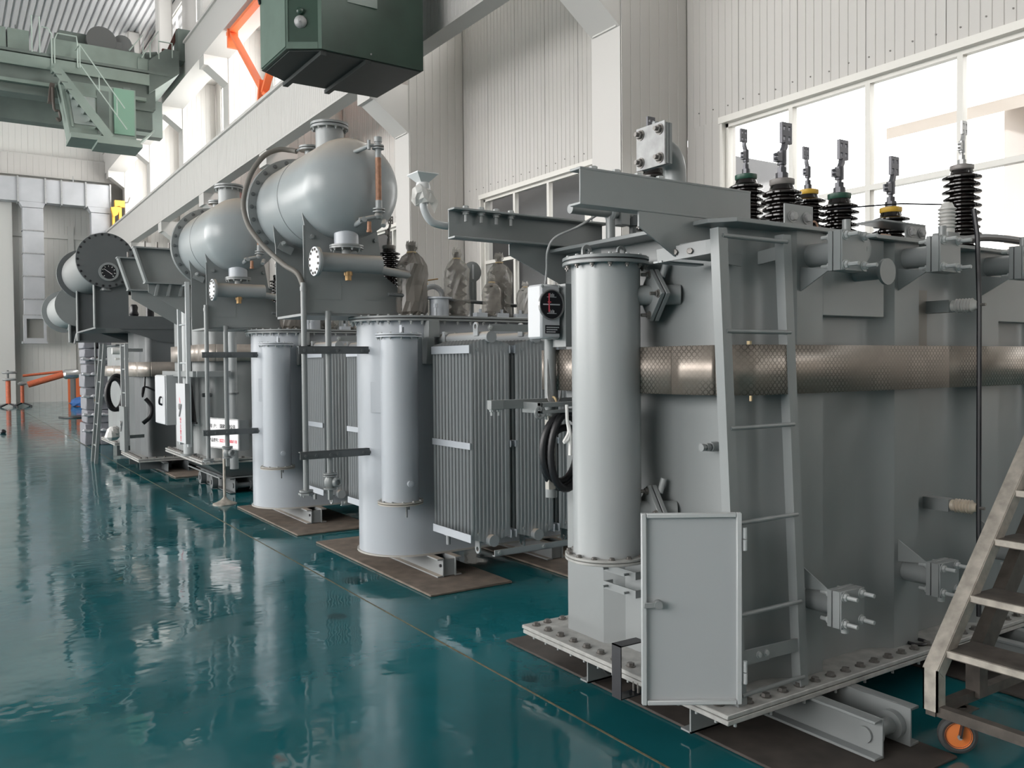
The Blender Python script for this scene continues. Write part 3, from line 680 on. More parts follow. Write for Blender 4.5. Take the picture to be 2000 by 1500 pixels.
MB().box(2.555, 2.60, 3.42, 3.60, 1.68, 1.99).box(2.60, 2.69, 3.5, 3.53, 1.75, 1.78).build('gauge_backplate', GREY, T1)
for k in range(5): pass
b = MB()
for k in range(5): b.tube([(2.50, 3.50, 1.62), (2.485 + k * .006, 3.48, 1.44), (2.50 + k * .008, 3.47, 1.405), (2.55, 3.47, 1.40 + k * .006), (2.58, 3.5, 1.46)], .0028, 6, 5)
b.build('wire_bundle', ZINC, T1); MB().ring((2.52, 3.475, 1.415), (1, 0, .3), .018, .006, 14, 6).build('tape_tie', WOOD, T1)
MB().cyl((2.56, 3.56, .92), (2.56, 3.56, 1.72), .03, 14).build('cable_conduit', GREY, T1)
# cable tray arms with the coiled corrugated hose
a = MB().box(1.995, 2.06, 3.19, 3.62, 1.383, 1.43); a.v = [p for p in a.v]
a = MB().bar((2.05, 3.52, 1.405), (2.32, 3.62, 1.405), .04, .045).bar((2.32, 3.62, 1.405), (2.70, 3.56, 1.408), .04, .045)
a = MB().box(2.17, 2.24, 3.5, 3.54, 1.38, 1.425).box(2.24, 2.70, 3.51, 3.53, 1.38, 1.425)
a.build('cable_tray', GREY, T1, bevel=.002)
b = MB().box(2.36, 2.70, 3.36, 3.39, 1.39, 1.412).box(2.36, 2.70, 3.36, 3.39, 1.36, 1.375).box(2.36, 2.37, 3.36, 3.52, 1.36, 1.412)
b.build('support_arm', GREY, T1, bevel=.002)
MB().ring((2.36, 3.37, 1.365), (0, 1, 0), .025, .009, 18, 8).build('pipe_clamp', GREY, T1)
for x in (2.185, 2.225, 2.40): bolt(T1, (x, 3.52 if x < 2.3 else 3.375, 1.38 if x < 2.3 else 1.36), (0, 0, -1), .012, BOLTG, 'nut', .03)
def corr_tube(loops, r, parent, name, m):
    pts = []
    for (cx, cy, cz, rx, rz, a0, a1) in loops:
        n = 90
        for i in range(n): t = a0 + (a1 - a0) * i / n; pts.append((cx + .02 * math.sin(3 * t), cy + .012 * math.cos(2 * t), cz + rz * math.sin(t)) if False else (cx + rx * math.cos(t), cy + .01 * t, cz + rz * math.sin(t)))
    rr = [r * (1 + .07 * (i % 2)) for i in range(len(pts))]
    return MB().tube(pts, rr, 9).build(name, m, parent, smooth=80)
corr_tube([(2.535, 3.40, 1.18, .115, .165, 0, 2 * PI)], .018, T1, 'coiled_hose', RUBBER)
corr_tube([(2.55, 3.37, 1.17, .105, .19, 0, 2 * PI)], .018, T1, 'coiled_hose', RUBBER)
corr_tube([(2.56, 3.42, 1.13, .12, .15, 0, 2 * PI)], .018, T1, 'coiled_hose', RUBBER)
MB().box(2.46, 2.50, 3.44, 3.47, .98, 1.34).build('hose_backboard', mat('tan_board', (.42, .40, .36), .7), T1)
MB().tube([(2.475, 3.31, 1.40), (2.47, 3.30, 1.33), (2.478, 3.30, 1.27), (2.45, 3.30, 1.225), (2.47, 3.295, 1.235), (2.485, 3.30, 1.27)], .008, 8, 5).tube([(2.478, 3.30, 1.31), (2.484, 3.295, 1.25), (2.482, 3.295, 1.16)], .009, 8, 4).build('white_tie', CLOTH, T1)
# ladder with its brackets and the open anti-climb door
ld = T1
def P3(x, z, side):      # the ladder leans slightly
    t = (z - .22) / 1.9; return Vector(((2.64 if side == 0 else 3.02) - .083 * t, 2.375 + .022 * t, z))
for s in (0, 1):
    a, b_ = P3(0, .222, s), P3(0, 2.125, s); st = MB()
    st.bar(a, b_, .05, .008, (0, 1, 0)); o_ = Vector((-.022 if s == 0 else -.022, .018, 0)); st.bar(a + o_, b_ + o_, .006, .045, (0, 1, 0)); st.build('ladder_stile', GREY, T1)
for z in (.262, .585, .955, 1.335, 1.72, 2.095):
    MB().cyl(P3(0, z, 0), P3(0, z, 1), .0095, 12).build('ladder_rung', GREY, T1)
for s in (0, 1):
    a = P3(0, 2.06, s); w = Vector((a.x + (.0 if s else -.06), 2.62 if s == 0 else 2.53, a.z - .01))
    if s == 1: w = Vector((a.x - .02, 2.54, a.z - .02))
    o = MB().bar(a, w, .008, .055).build('ladder_bracket', GREY, T1)
MB().bar((2.46, 2.66, 2.035), (2.56, 2.42, 2.06), .008, .055).bar((2.46, 2.66, 2.012), (2.70, 2.66, 2.012), .05, .008).build('ladder_bracket', GREY, T1)
MB().bar((2.63, 2.46, 2.02), (2.78, 2.50, 2.02), .008, .05).build('ladder_bracket', GREY, T1)
for x, y in ((2.49, 2.585), (2.515, 2.525)): bolt(T1, (x, y, 2.045), (-.9, -.4, 0), .013, BOLT)
o = MB().bar((2.64, 2.385, .41), (3.02, 2.385, .40), .008, .055).bar((2.64, 2.377, .41), (2.80, 2.377, .407), .008, .058).build('ladder_bracket', GREY, T1)
for x in (2.735, 2.78): bolt(T1, (x, 2.373, .41), (0, -1, 0), .011, BOLTG)
H0 = Vector((2.625, 2.355)); dd = Vector((-.837, .547)); W = .405
def Dp(u, d=0): q = H0 + dd * u + Vector((-.547, -.837)) * d; return q
def dbox(u0, u1, d0, d1, z0, z1):
    m = MB(); c = [Dp(u0, d0), Dp(u1, d0), Dp(u1, d1), Dp(u0, d1)]
    m.prism([tuple(p) for p in c], 'xy', z0, z1); return m
dr = dbox(.01, W, 0, .004, .245, 1.005).build('ladder_door', mat('door_grey', (.40, .415, .425), .4), T1, label='open grey sheet metal anti-climb door on the ladder')
GL = mat('door_rim_grey', (.46, .475, .48), .4)
for u0, u1, z0, z1 in ((.01, .03, .245, 1.005), (W - .02, W, .245, 1.005), (.031, W - .021, .245, .263), (.031, W - .021, .987, 1.005)):
    dbox(u0, u1, .004, .024, z0, z1).build('door_rim', GL, dr, bevel=.003)
for z in (.90, .37):
    p = Dp(-.004, .012); MB().cyl((*p, z - .045), (*p, z - .002), .009, 12).cyl((*p, z + .002), (*p, z + .045), .009, 12).build('hinge', GL, dr)
p = Dp(W - .055, .026); lt = dbox(W - .075, W - .008, .024, .03, .633, .655).build('latch', MIDG, dr, bevel=.002)
MB().cyl((*Dp(W - .065, .004), .645), (*Dp(W - .065, .036), .645), .017, 16).build('latch_knob', MIDG, dr)
skid(T1, 2.62, 2.02, 4.0, .016, .175, gap=.2, roller=False, m=DARKG) if False else None
# skids: two pairs of channels along Y under the base
skid(T1, 3.085, 2.05, 4.0, .0145, .174, gap=.2, m=GREY)
skid(T1, 4.5, 2.05, 4.0, .0145, .174, gap=.2, m=GREY)
for y in (2.62, 3.32):   # cross angles whose ends show at the left side
    b = MB().box(2.60, 3.07, y, y + .008, .03, .172).box(2.60, 3.07, y, y + .06, .03, .038).build('cross_angle', MIDG, T1)
MB().cyl((2.74, 3.32, .105), (2.74, 3.305, .105), .055, 28).build('wheel_disc', DARKG, T1)
MB().ring((3.93, 2.43, .228), (0, 0, 1), .045, .008, 24, 6).build('rubber_ring', RUBBER, T1)

# ------------------------------------------------------------------ middle transformer with round tank end, radiators and conservator
T2 = thing('power_transformer', 'grey radiator transformer next behind the nearest one, its rounded conservator the closest of the two', 'transformer', (3.02, 6.17, 0), None)
TC, TRr, TXR = Vector((3.02, 6.17)), .365, 4.7
def obround(R, n=20):
    q = [(TC.x + R * math.cos(t), TC.y + R * math.sin(t)) for t in [PI / 2 + PI * i / n for i in range(n + 1)]]
    return q + [(TXR + R * math.cos(t), TC.y + R * math.sin(t)) for t in [-PI / 2 + PI * i / n for i in range(n + 1)]]
tk2 = MB().prism(obround(TRr), 'xy', .168, 1.925).build('tank', TANKD, T2, smooth=30)
MB().prism(obround(TRr + .016), 'xy', .158, .170).build('base_rim', mat('tan_rim', (.42, .40, .37), .5), T2)
MB().prism(obround(TRr + .003), 'xy', .963, .969).build('weld_seam', TANKD, tk2)
cvr = MB().prism(obround(TRr + .055), 'xy', 1.925, 1.941).build('cover_flange', GREY, T2, bevel=.002)
MB().prism(obround(TRr + .05), 'xy', 1.941, 1.948).build('gasket', RUBBER, T2)
MB().prism(obround(TRr + .062), 'xy', 1.948, 1.964).build('cover', GREY, T2, bevel=.002)
for i in range(15):
    t = PI / 2 + PI * (i + .5) / 15; p = (TC.x + (TRr + .035) * math.cos(t), TC.y + (TRr + .035) * math.sin(t))
    bolt(cvr, (*p, 1.925), (0, 0, -1), .0125, BOLTG, 'bolt', .026); bolt(cvr, (*p, 1.964), (0, 0, 1), .010, BOLTG)
for i in range(14): bolt(cvr, (3.05 + i * .115, TC.y - TRr - .035, 1.925), (0, 0, -1), .0125, BOLTG, 'bolt', .026)
skid(T2, 3.055, 5.63, 6.75, .0185, .158, fl=.045, gap=.115, m=GREYD, roller=False, endplate=True)
MB().cyl((3.044, 5.66, .10), (3.058, 5.66, .10), .012, 12).build('hole_plug', BLACK, T2)
skid(T2, 4.05, 5.63, 6.75, .0185, .158, fl=.045, gap=.115, m=GREYD, roller=False, endplate=True)
tu = MB().cyl((2.74, 5.68, .60), (2.74, 5.68, 1.815), .135, 48).build('standing_tube', TANKD, T2)
for z0, z1 in ((1.795, 1.806), (1.812, 1.823)): MB().cyl((2.74, 5.68, z0), (2.74, 5.68, z1), .168, 48).build('tube_flange', TANKD, tu)
for z0, z1 in ((.592, .602), (.607, .617)): MB().cyl((2.74, 5.68, z0), (2.74, 5.68, z1), .165, 48).build('tube_flange', DUST and mat('tan_flange', (.40, .37, .33), .5), tu)
for i in range(12):
    t = 2 * PI * i / 12 + .2; p = (2.74 + .152 * math.cos(t), 5.68 + .152 * math.sin(t))
    bolt(tu, (*p, .617), (0, 0, 1), .009, BOLTG); bolt(tu, (*p, 1.795), (0, 0, -1), .009, BOLTG, 'nut', .018); bolt(tu, (*p, 1.823), (0, 0, 1), .007, BOLTG)
MB().box(2.755, 2.761, 5.66, 5.70, 1.82, 1.885).box(2.772, 2.778, 5.66, 5.70, 1.82, 1.87).build('lifting_lug', TANKD, tu)
MB().cyl((2.75, 5.56, .75), (2.747, 5.52, .75), .022, 18).cyl((2.747, 5.53, .75), (2.745, 5.515, .75), .012, 6).build('test_plug', TANKD, tu)
MB().box(2.748, 2.756, 5.6, 5.62, .50, .592).box(2.765, 2.773, 5.6, 5.62, .555, .592).build('drain_lug', DARKG, tu)
MB().cyl((2.80, 5.76, .85), (2.90, 5.88, .85), .04, 14).cyl((2.80, 5.76, 1.60), (2.90, 5.88, 1.60), .04, 14).build('connecting_pipe', TANKD, T2)
# plate on the tank end, lug under the cover
q = Vector((math.cos(math.radians(214)), math.sin(math.radians(214)))); t_ = Vector((-q.y, q.x)); c_ = TC + q * (TRr + .004)
MB().prism([tuple(c_ + t_ * a + q * b_) for a, b_ in ((-.075, 0), (.075, 0), (.075, .006), (-.075, .006))], 'xy', 1.24, 1.47).build('name_plate_blank', TANKD, T2)
MB().box(3.005, 3.10, 5.72, 5.80, 1.80, 1.925).prism([(5.80, 1.80), (5.70, 1.80), (5.72, 1.60), (5.79, 1.60)], 'yz', 2.985, 3.045).build('lifting_bracket', GREY, T2, bevel=.003)
# radiators
FX0, FW, FY0, FP = 2.985, .325, 5.10, .0475
def fin_mesh():
    b = MB(); z0, z1 = .395, 1.735; x0 = -FW / 2; n = 9
    xs = []; 
    pr = [(x0, 0), (x0 + .012, -.0085), (x0 + .024, -.0085)]
    w = (FW - .048) / n
    for i in range(n):
        a = x0 + .024 + i * w; pr += [(a + w * .18, -.003), (a + w * .36, -.003), (a + w * .52, -.0095), (a + w * .84, -.0095)]
    pr += [(FW / 2 - .024, -.0085), (FW / 2 - .012, -.0085), (FW / 2, 0)]
    back = [(x, -y) for x, y in reversed(pr[1:-1])]; loop = pr + back; k = len(loop)
    def zt(x): return z1 + .045 * (1 - abs(x) / (FW / 2))
    def zb(x): return z0 - .045 * (1 - abs(x) / (FW / 2))
    zf = .085
    rows = [[(x, y * .35, zb(x)) for x, y in loop], [(x, y * .35, z0 + zf * .55) for x, y in loop], [(x, y, z0 + zf) for x, y in loop],
            [(x, y, z1 - zf) for x, y in loop], [(x, y * .35, z1 - zf * .55) for x, y in loop], [(x, y * .35, zt(x)) for x, y in loop]]
    for r in rows: b.v += [Vector(p) for p in r]
    for j in range(5):
        for i in range(k):
            i2 = (i + 1) % k; b.f.append((j * k + i, j * k + i2, (j + 1) * k + i2, (j + 1) * k + i))
    m = len(pr)
    for j in (0, 5):
        for i in range(m - 1):
            i0, i1 = i, i + 1; o0, o1 = (k - i) % k if i else 0, k - i - 1
            b.f.append((j * k + i0, j * k + i1, j * k + o1, j * k + o0) if i else (j * k, j * k + 1, j * k + k - 1))
    return b
def radiator(T, xc, y0, nf, dirn, strap=True):
    y1 = y0 + dirn * FP * (nf - 1); ya, yb = (y0, y1) if dirn > 0 else (y1, y0); yt = 5.83 if dirn > 0 else 6.51
    h = MB().cyl((xc, y0 - dirn * .03, 1.785), (xc, yt - dirn * .01, 1.785), .040, 24)
    R = h.build('radiator', FIN, T)
    MB().cyl((xc, y0 - dirn * .045, .375), (xc, yt - dirn * .01, .375), .040, 24).build('bottom_header', FIN, R)
    for z, e_ in ((1.785, .03), (.375, .045)): MB().cyl((xc, y0 - dirn * (e_ + .004), z), (xc, y0 - dirn * e_, z), .041, 28).build('end_cap', FIN, R)
    for i in range(nf): piece('fin', 'fin_panel', FIN, fin_mesh, R, (xc, y0 + dirn * FP * i, 0), 25)
    for sx in (-1, 1):
        for z, hh in ((1.70, .055), (1.035, .045), (.40, .055)):
            x = xc + sx * (FW / 2 + .003)
            MB().box(x - .003, x + .003, ya - .012, yb + .012, z - hh / 2, z + hh / 2).build('strap', TANKD, R)
    for z, s in ((1.86, 1), (.30, -1)):
        yy = y0 + dirn * .10
        MB().annulus((xc - .05, yy, z + .0), (1, 0, 0), .017, .032, .012, 20).bar((xc - .044, yy - .03, z - s * .04), (xc - .044, yy + .03, z - s * .04), .012, .05).build('lifting_eye', FIN, R)
    for dx in (-.1, .1):
        for z in (1.70, .425): MB().cyl((xc + dx, y0 - dirn * .004, z), (xc + dx, y0 - dirn * .010, z), .011, 12).build('dimple', FIN, R)
    for z in (.32, 1.73): MB().box(xc - .05, xc + .05, yb + .02 if dirn > 0 else ya - .06, yb + .06 if dirn > 0 else ya - .02, z, z + .11).build('valve_flange', FIN, R)
    for dx, dz in ((-.04, -.04), (.04, -.04), (-.04, .04), (.04, .04)): bolt(R, (xc + dx, yb + .02 if dirn > 0 else ya - .06, 1.785 + dz), (0, -1, 0), .010, BOLTG)
    MB().cyl((xc - .06, yb - .02, .345), (xc - .06, yb - .02, .265), .016, 12).build('drain_plug', FIN, R)
for i in range(4): radiator(T2, FX0 + FW / 2 + i * .375, FY0, 12, 1)
for i in range(2): radiator(T2, FX0 + FW / 2 + i * .375, 7.24, 10, -1)
MB().box(FX0 + .15, 4.6, 5.03, 5.036, .27, .315).box(FX0 + .15, 4.6, 5.03, 5.06, .27, .276).build('tie_angle', FIN, T2)
MB().box(FX0 + .17, 4.6, 5.10, 5.106, 1.825, 1.875).build('tie_bar', GREY, T2)
for i in range(3): bolt(T2, (FX0 + FW / 2 + .01 + i * .375, 5.10, 1.85), (0, -1, 0), .014, BOLTG); bolt(T2, (FX0 + .185 + i * .375, 5.03, .295), (0, -1, 0), .012, BOLTG)
# pipes held by two angle bars on the tank end
for z in (.945, 1.712):
    b = MB().box(2.13, 2.72, 6.06, 6.066, z - .03, z + .025).box(2.13, 2.72, 6.06, 6.10, z + .02, z + .026).build('angle_bar', DARKG, T2)
    for x in (2.17, 2.25, 2.36, 2.42, 2.62, 2.68): bolt(b, (x, 6.06, z - .005), (0, -1, 0), .012, DARKG)
p = MB().tube([(2.185, 6.10, .69), (2.185, 6.10, 2.20)], .021, 14); p.cyl((2.185, 6.10, .675), (2.185, 6.10, .69), .05, 20).cyl((2.185, 6.10, 2.14), (2.185, 6.10, 2.17), .025, 14)
p = p.build('oil_pipe', GREY, T2)
MB().cyl((2.185, 6.10, .655), (2.185, 6.10, .670), .058, 6).build('pipe_flange', GREY, p)
for i in range(4): t = PI / 4 + PI / 2 * i; bolt(p, (2.185 + .042 * math.cos(t), 6.10 + .042 * math.sin(t), .655), (0, 0, -1), .008, BOLTG, 'nut', .016)
p = MB().cyl((2.37, 6.10, .80), (2.37, 6.10, 2.0), .022, 14).build('oil_pipe', GREY, T2)
for z in (.80, .785): MB().cyl((2.37, 6.10, z - .010), (2.37, 6.10, z), .052, 20).build('pipe_flange', GREY, p)
v = MB().lathe([(.03, 0), (.042, .02), (.045, .05), (.03, .09)], (2.37, 6.10, .69), n=18); v.cyl((2.37, 6.10, .68), (2.37, 6.10, .692), .05, 20)
v = v.build('valve_body', GREY, p); MB().cyl((2.39, 6.05, .735), (2.40, 6.03, .735), .035, 20).ring((2.40, 6.025, .735), (.2, -1, 0), .026, .008, 20, 6).build('valve_handwheel', GREY, p)
MB().box(2.355, 2.385, 6.085, 6.115, .60, .68).build('valve_foot', GREY, p)
# conservator on two bracket plates
CX, CZ, CR = 2.5, 2.89, .36
cons = MB()
pr = [(CR * math.sin(PI / 2 * i / 10), -.25 * math.cos(PI / 2 * i / 10)) for i in range(1, 11)]
cons.lathe([(.001, -.25)] + pr + [(CR, .55), (CR, 1.13)], (CX, 5.96, CZ), (0, 1, 0), 56)
cons = cons.build('conservator', mat('conservator_enamel', (.30, .325, .335), .30, noise=.03, dust=(*DUST, .85), bump=.015, bscale=15), T2, smooth=50)
for y in (7.05, 7.085): MB().cyl((CX, y, CZ), (CX, y + .028, CZ), .43, 56).build('end_flange', GREY, cons)
for i in range(24): t = 2 * PI * i / 24; bolt(cons, (CX + .398 * math.cos(t), 7.05, CZ + .398 * math.sin(t)), (0, -1, 0), .013, DARKG)
MB().ring((CX, 6.52, CZ), (0, 1, 0), CR + .0005, .004, 56, 5).build('weld_seam', GREY, cons)
nk = MB().cyl((CX - .02, 6.30, CZ + .30), (CX - .02, 6.30, CZ + .50), .105, 36).build('manhole_neck', GREYD, cons)
for z in (.50, .525): MB().cyl((CX - .02, 6.30, CZ + z), (CX - .02, 6.30, CZ + z + .018), .142, 40).build('neck_flange', GREY, nk)
for i in range(12): t = 2 * PI * i / 12; bolt(nk, (CX - .02 + .125 * math.cos(t), 6.30 + .125 * math.sin(t), CZ + .50), (0, 0, -1), .009, BOLTG, 'bolt', .018)
nk = MB().cyl((CX - .06, 6.62, CZ + .30), (CX - .06, 6.62, CZ + .40), .04, 20).build('vent_neck', GREYD, cons)
for z in (.40, .42): MB().cyl((CX - .06, 6.62, CZ + z), (CX - .06, 6.62, CZ + z + .014), .085, 28).build('neck_flange', GREY, nk)
MB().annulus((CX + .06, 6.06, CZ + .375), (1, 0, 0), .010, .024, .01, 16).build('lifting_eye', GREY, cons)
MB().box(CX + .06, CX + .07, 6.04, 6.08, CZ + .345, CZ + .365).build('eye_foot', GREY, cons)
sm = MB().cyl((CX - .04, 5.95, 2.47), (CX - .04, 5.95, 2.60), .088, 32).build('sump', TANKD, cons)
for z in (2.455, 2.470): MB().cyl((CX - .04, 5.95, z - .012), (CX - .04, 5.95, z), .122, 36).build('sump_flange', GREY, sm)
for i in range(10): t = 2 * PI * i / 10 + .3; bolt(sm, (CX - .04 + .107 * math.cos(t), 5.95 + .107 * math.sin(t), 2.443), (0, 0, -1), .009, BOLTG, 'nut', .018)
MB().cyl((CX - .04, 5.95, 2.36), (CX - .04, 5.95, 2.445), .035, 18).build('sump_outlet', GREYD, sm)
hp = MB().cyl((2.225, 5.90, 2.335), (2.70, 5.90, 2.335), .068, 32).cyl((2.69, 5.90, 2.30), (3.0, 5.96, 2.275), .03, 16).build('gas_pipe', GREYD, T2)
MB().cyl((2.208, 5.90, 2.335), (2.224, 5.90, 2.335), .103, 40).build('pipe_flange', GREYD, hp)
fp = MB().cyl((2.194, 5.90, 2.335), (2.207, 5.90, 2.335), .103, 40).build('blank_disc', WHITEP, hp)
for i in range(12): t = 2 * PI * i / 12 + .26; bolt(fp, (2.194, 5.90 + .085 * math.cos(t), 2.335 + .085 * math.sin(t)), (-1, 0, 0), .008, BOLT)
b = MB().cyl((2.45, 5.90, 2.21), (2.45, 5.90, 2.28), .024, 14).cyl((2.45, 5.90, 2.245), (2.45, 5.90, 2.275), .032, 14).build('drain_cock', BRASS, hp)
# bracket plates (cut round under the cylinder)
def saddle(y, x0, z0, z1):
    a = [(CX + (CR - .004) * math.cos(t), CZ + (CR - .004) * math.sin(t)) for t in [math.radians(208 + (318 - 208) * i / 14) for i in range(15)]]
    return MB().prism([(x0, z0), (3.13, z0), (3.13, z0 + .09), (2.83, 2.28)] + [(2.78, 2.60)] + list(reversed(a)) + [(x0, z1)], 'xz', y - .005, y + .005)
o = saddle(6.12, 2.205, 1.985, 2.62); o.box(2.195, 2.21, 6.115, 6.125, 1.985, 2.62); o = o.build('bracket_plate', GREY, T2)
for x, z in ((2.26, 2.54), (2.76, 2.545)): bolt(o, (x, 6.115, z), (0, -1, 0), .017, GREY)
b = MB().box(2.22, 2.48, 6.112, 6.115, 2.085, 2.087).box(2.478, 2.481, 6.112, 6.115, 2.085, 2.22).box(2.68, 2.80, 6.112, 6.115, 2.09, 2.092).build('weld_bead', MIDG, o)
o = saddle(6.78, 2.205, 1.985, 2.53).build('bracket_plate', GREY, T2)
MB().box(2.21, 3.12, 6.13, 6.77, 1.966, 1.984).build('bracket_base', GREY, T2)
MB().bar((2.22, 6.74, 2.55), (2.32, 6.72, 2.50), .03, .06).build('clamp_block', GREY, T2); bolt(T2, (2.25, 6.71, 2.56), (-.3, -1, .3), .016, BOLTG)
# oil level tube on the dome
gx, gy = 2.585, 5.655
lg = MB().cyl((gx, gy, 2.74), (gx, gy, 3.085), .021, 18).build('level_tube', RUST, cons, label='rust orange tube of the oil level gauge')
b = MB().cyl((gx, gy, 3.06), (gx, gy, 3.20), .022, 16).cyl((gx, gy, 3.17), (gx, gy, 3.205), .028, 16)
for z in (3.12, 3.138): b.cyl((gx, gy, z), (gx, gy, z + .009), .042, 20)
b.cyl((gx - .075, gy + .0, 3.14), (gx - .01, gy, 3.145), .013, 10).cyl((gx - .15, gy + .16, 3.10), (gx - .06, gy, 3.14), .016, 12).cyl((gx - .07, gy, 3.11), (gx - .07, gy, 3.175), .012, 10)
b.build('gauge_head', GREYD, cons)
b = MB().cyl((gx, gy, 2.67), (gx, gy, 2.76), .024, 16)
for z in (2.675, 2.695): b.cyl((gx, gy, z), (gx, gy, z + .009), .043, 20)
b.lathe([(.02, 0), (.032, .02), (.02, .045)], (gx - .005, gy, 2.63), n=14); b.cyl((gx - .14, gy + .02, 2.615), (gx, gy, 2.65), .016, 12).cyl((gx - .10, gy + .22, 2.60), (gx - .11, gy + .0, 2.62), .02, 12)
b.cyl((gx + .04, gy, 2.62), (gx + .02, gy - .03, 2.58), .018, 10); b.build('gauge_foot', GREYD, cons)
MB().cyl((gx - .075, gy, 2.545), (gx - .075, gy, 2.605), .015, 12).lathe([(.018, 0), (.02, .012), (.014, .02)], (gx - .075, gy, 2.53), n=12).build('drain_cock', RUST, cons)
# dusty hose from the vent neck down to the pipe
MB().tube([(2.36, 6.70, 3.295), (2.32, 6.75, 3.31), (2.24, 6.78, 3.31), (2.13, 6.80, 3.25), (2.03, 6.82, 3.10), (1.97, 6.82, 2.88), (1.98, 6.75, 2.70), (2.03, 6.62, 2.55), (2.08, 6.48, 2.44), (2.12, 6.30, 2.34), (2.165, 6.16, 2.27), (2.185, 6.10, 2.17)], .020, 12, 6).build('dusty_hose', HOSE, T2)
MB().tube([(2.44, 6.62, 3.325), (2.42, 6.64, 3.335), (2.36, 6.70, 3.297)], .010, 8, 4).build('vent_elbow', GREYD, T2)
# what stands on the cover: bushings in tied plastic bags, fittings, a long pipe
def bagged(T, x, y, z, H, R, m, seed):
    core = MB()
    pr = [(R * .55, 0)]
    for i in range(6): h = .03 + i * (H * .72) / 6; pr += [(R * .45, h), (R * .82, h + H * .05), (R * .45, h + H * .1)]
    pr += [(R * .25, H * .8), (R * .18, H * .95)]
    o = core.lathe(pr, (x, y, z), n=18).build('wrapped_bushing', PORC, T)
    rn = random.Random(seed); b = MB(); n = 22; rows = [(.75, 0), (.98, .06), (1.03, .2), (1.0, .4), (1.02, .55), (.98, .68), (.70, .78), (.34, .84), (.26, .87), (.40, .93), (.30, 1.0)]
    b.lathe([(R * r, H * h) for r, h in rows], (x, y, z), n=n, cap=False)
    b.v = [p + Vector((p.x - x, p.y - y, 0)) * rn.uniform(-.13, .10) + Vector((0, 0, rn.uniform(-.012, .012))) for p in b.v]
    b.build('plastic_bag', m, o, smooth=0)
    MB().ring((x, y, z + H * .855), (0, 0, 1), R * .29, .006, 14, 6).build('bag_tie', WOOD, o)
    MB().lathe([(R * .7, 0), (R * .75, .02), (R * .6, .03)], (x, y, z - .005), n=20).build('bushing_foot', GREYD, o)
for x, y, H, R, m, sd in ((3.02, 6.02, .58, .115, FILMD, 1), (3.42, 6.02, .55, .10, FILM, 2), (3.82, 6.02, .54, .10, FILM, 3), (3.50, 5.86, .0, .0, FILM, 4), (3.66, 5.88, .33, .075, FILM, 5), (3.98, 5.88, .30, .068, FILMC, 6), (4.5, 6.0, .5, .1, FILM, 7)):
    if H: bagged(T2, x, y, 1.966, H, R, m, sd)
MB().cyl((2.80, 5.97, 2.13), (3.95, 5.97, 2.075), .014, 12).build('long_pipe', DARKG, T2)
b = MB().cyl((3.22, 5.95, 1.964), (3.22, 5.95, 2.11), .075, 28).cyl((3.22, 5.95, 2.105), (3.22, 5.95, 2.118), .10, 28).build('turret', TANKD, T2)
MB().cyl((3.13, 5.84, 1.964), (3.13, 5.84, 2.04), .012, 10).cyl((3.13, 5.84, 2.03), (3.13, 5.84, 2.06), .020, 8).build('jacking_bolt', TANKD, T2)
b = MB().lathe([(.085, 0), (.085, .02)], (3.66, 6.20, 2.36), (0, -1, 0), 28); b.box(3.62, 3.70, 6.185, 6.205, 2.1, 2.29).build('gauge_disc', GREYD, T2)
MB().box(3.652, 3.668, 6.17, 6.18, 2.30, 2.42).build('gauge_slit', WHITEP, T2)
MB().cyl((3.66, 6.2, 1.964), (3.66, 6.2, 2.28), .02, 10).build('gauge_stem', GREYD, T2)
b = MB().tube([(3.34, 6.12, 2.0), (3.34, 6.12, 2.16), (3.28, 6.14, 2.22), (3.2, 6.16, 2.2)], .022, 10, 4).cyl((3.28, 6.3, 2.0), (3.28, 6.3, 2.25), .018, 10).build('relief_elbow', WHITEP, T2)
MB().tube([(3.16, 6.3, 2.31), (3.28, 6.3, 2.28), (3.40, 6.3, 2.30)], .006, 6).lathe([(.02, 0), (.028, .02), (.02, .04), (.028, .06), (.02, .08)], (3.28, 6.3, 2.19), n=12).build('arcing_rod', BRASS, T2)
for x in (3.52, 3.72, 3.9): MB().box(x - .05, x + .05, 5.80, 5.86, 1.964, 2.0).cyl((x, 5.83, 2.0), (x, 5.83, 2.03), .012, 6).build('clamp_foot', TANKD, T2)
b = MB().tube([(4.22, 5.87, 1.966), (4.22, 5.87, 2.03), (4.25, 5.87, 2.06), (4.30, 5.87, 2.06), (4.33, 5.87, 2.03), (4.33, 5.87, 1.966)], .014, 8, 4).cyl((4.26, 5.9, 1.966), (4.26, 5.9, 2.05), .03, 12).build('pipe_fitting', GREYD, T2)
# a bare black bushing and packed parts on the far side of the cover
bushing(T2, 3.01, 6.40, 2.20, .33, .09, .05, GREYC, BOLT, s=.6, nshed=9)
MB().cyl((3.01, 6.40, 1.964), (3.01, 6.40, 2.20), .07, 20).cyl((3.01, 6.40, 2.12), (3.01, 6.40, 2.15), .10, 20).build('bushing_turret', DARKG, T2)
rn = random.Random(11); b = MB().lathe([(.05, 0), (.15, .04), (.17, .18), (.12, .3), (.04, .36)], (2.95, 6.62, 2.0), n=16); b.v = [p + Vector((rn.uniform(-.02, .02), rn.uniform(-.02, .02), rn.uniform(-.02, .02))) for p in b.v]
b.build('packed_fitting', PACK, T2, smooth=0)
MB().box(2.80, 3.05, 6.30, 6.33, 2.10, 2.2).build('packing_strip', PACK, T2)

T3 = copy_tree(T2); T3.location = (2.985, 8.84, 0)
for ch in list(T3.children):
    if ch.name.startswith(('dusty_hose', 'vent_elbow')): bpy.data.objects.remove(ch)
T3['label'] = 'second radiator transformer with round tank end, right beside the white sign stand'

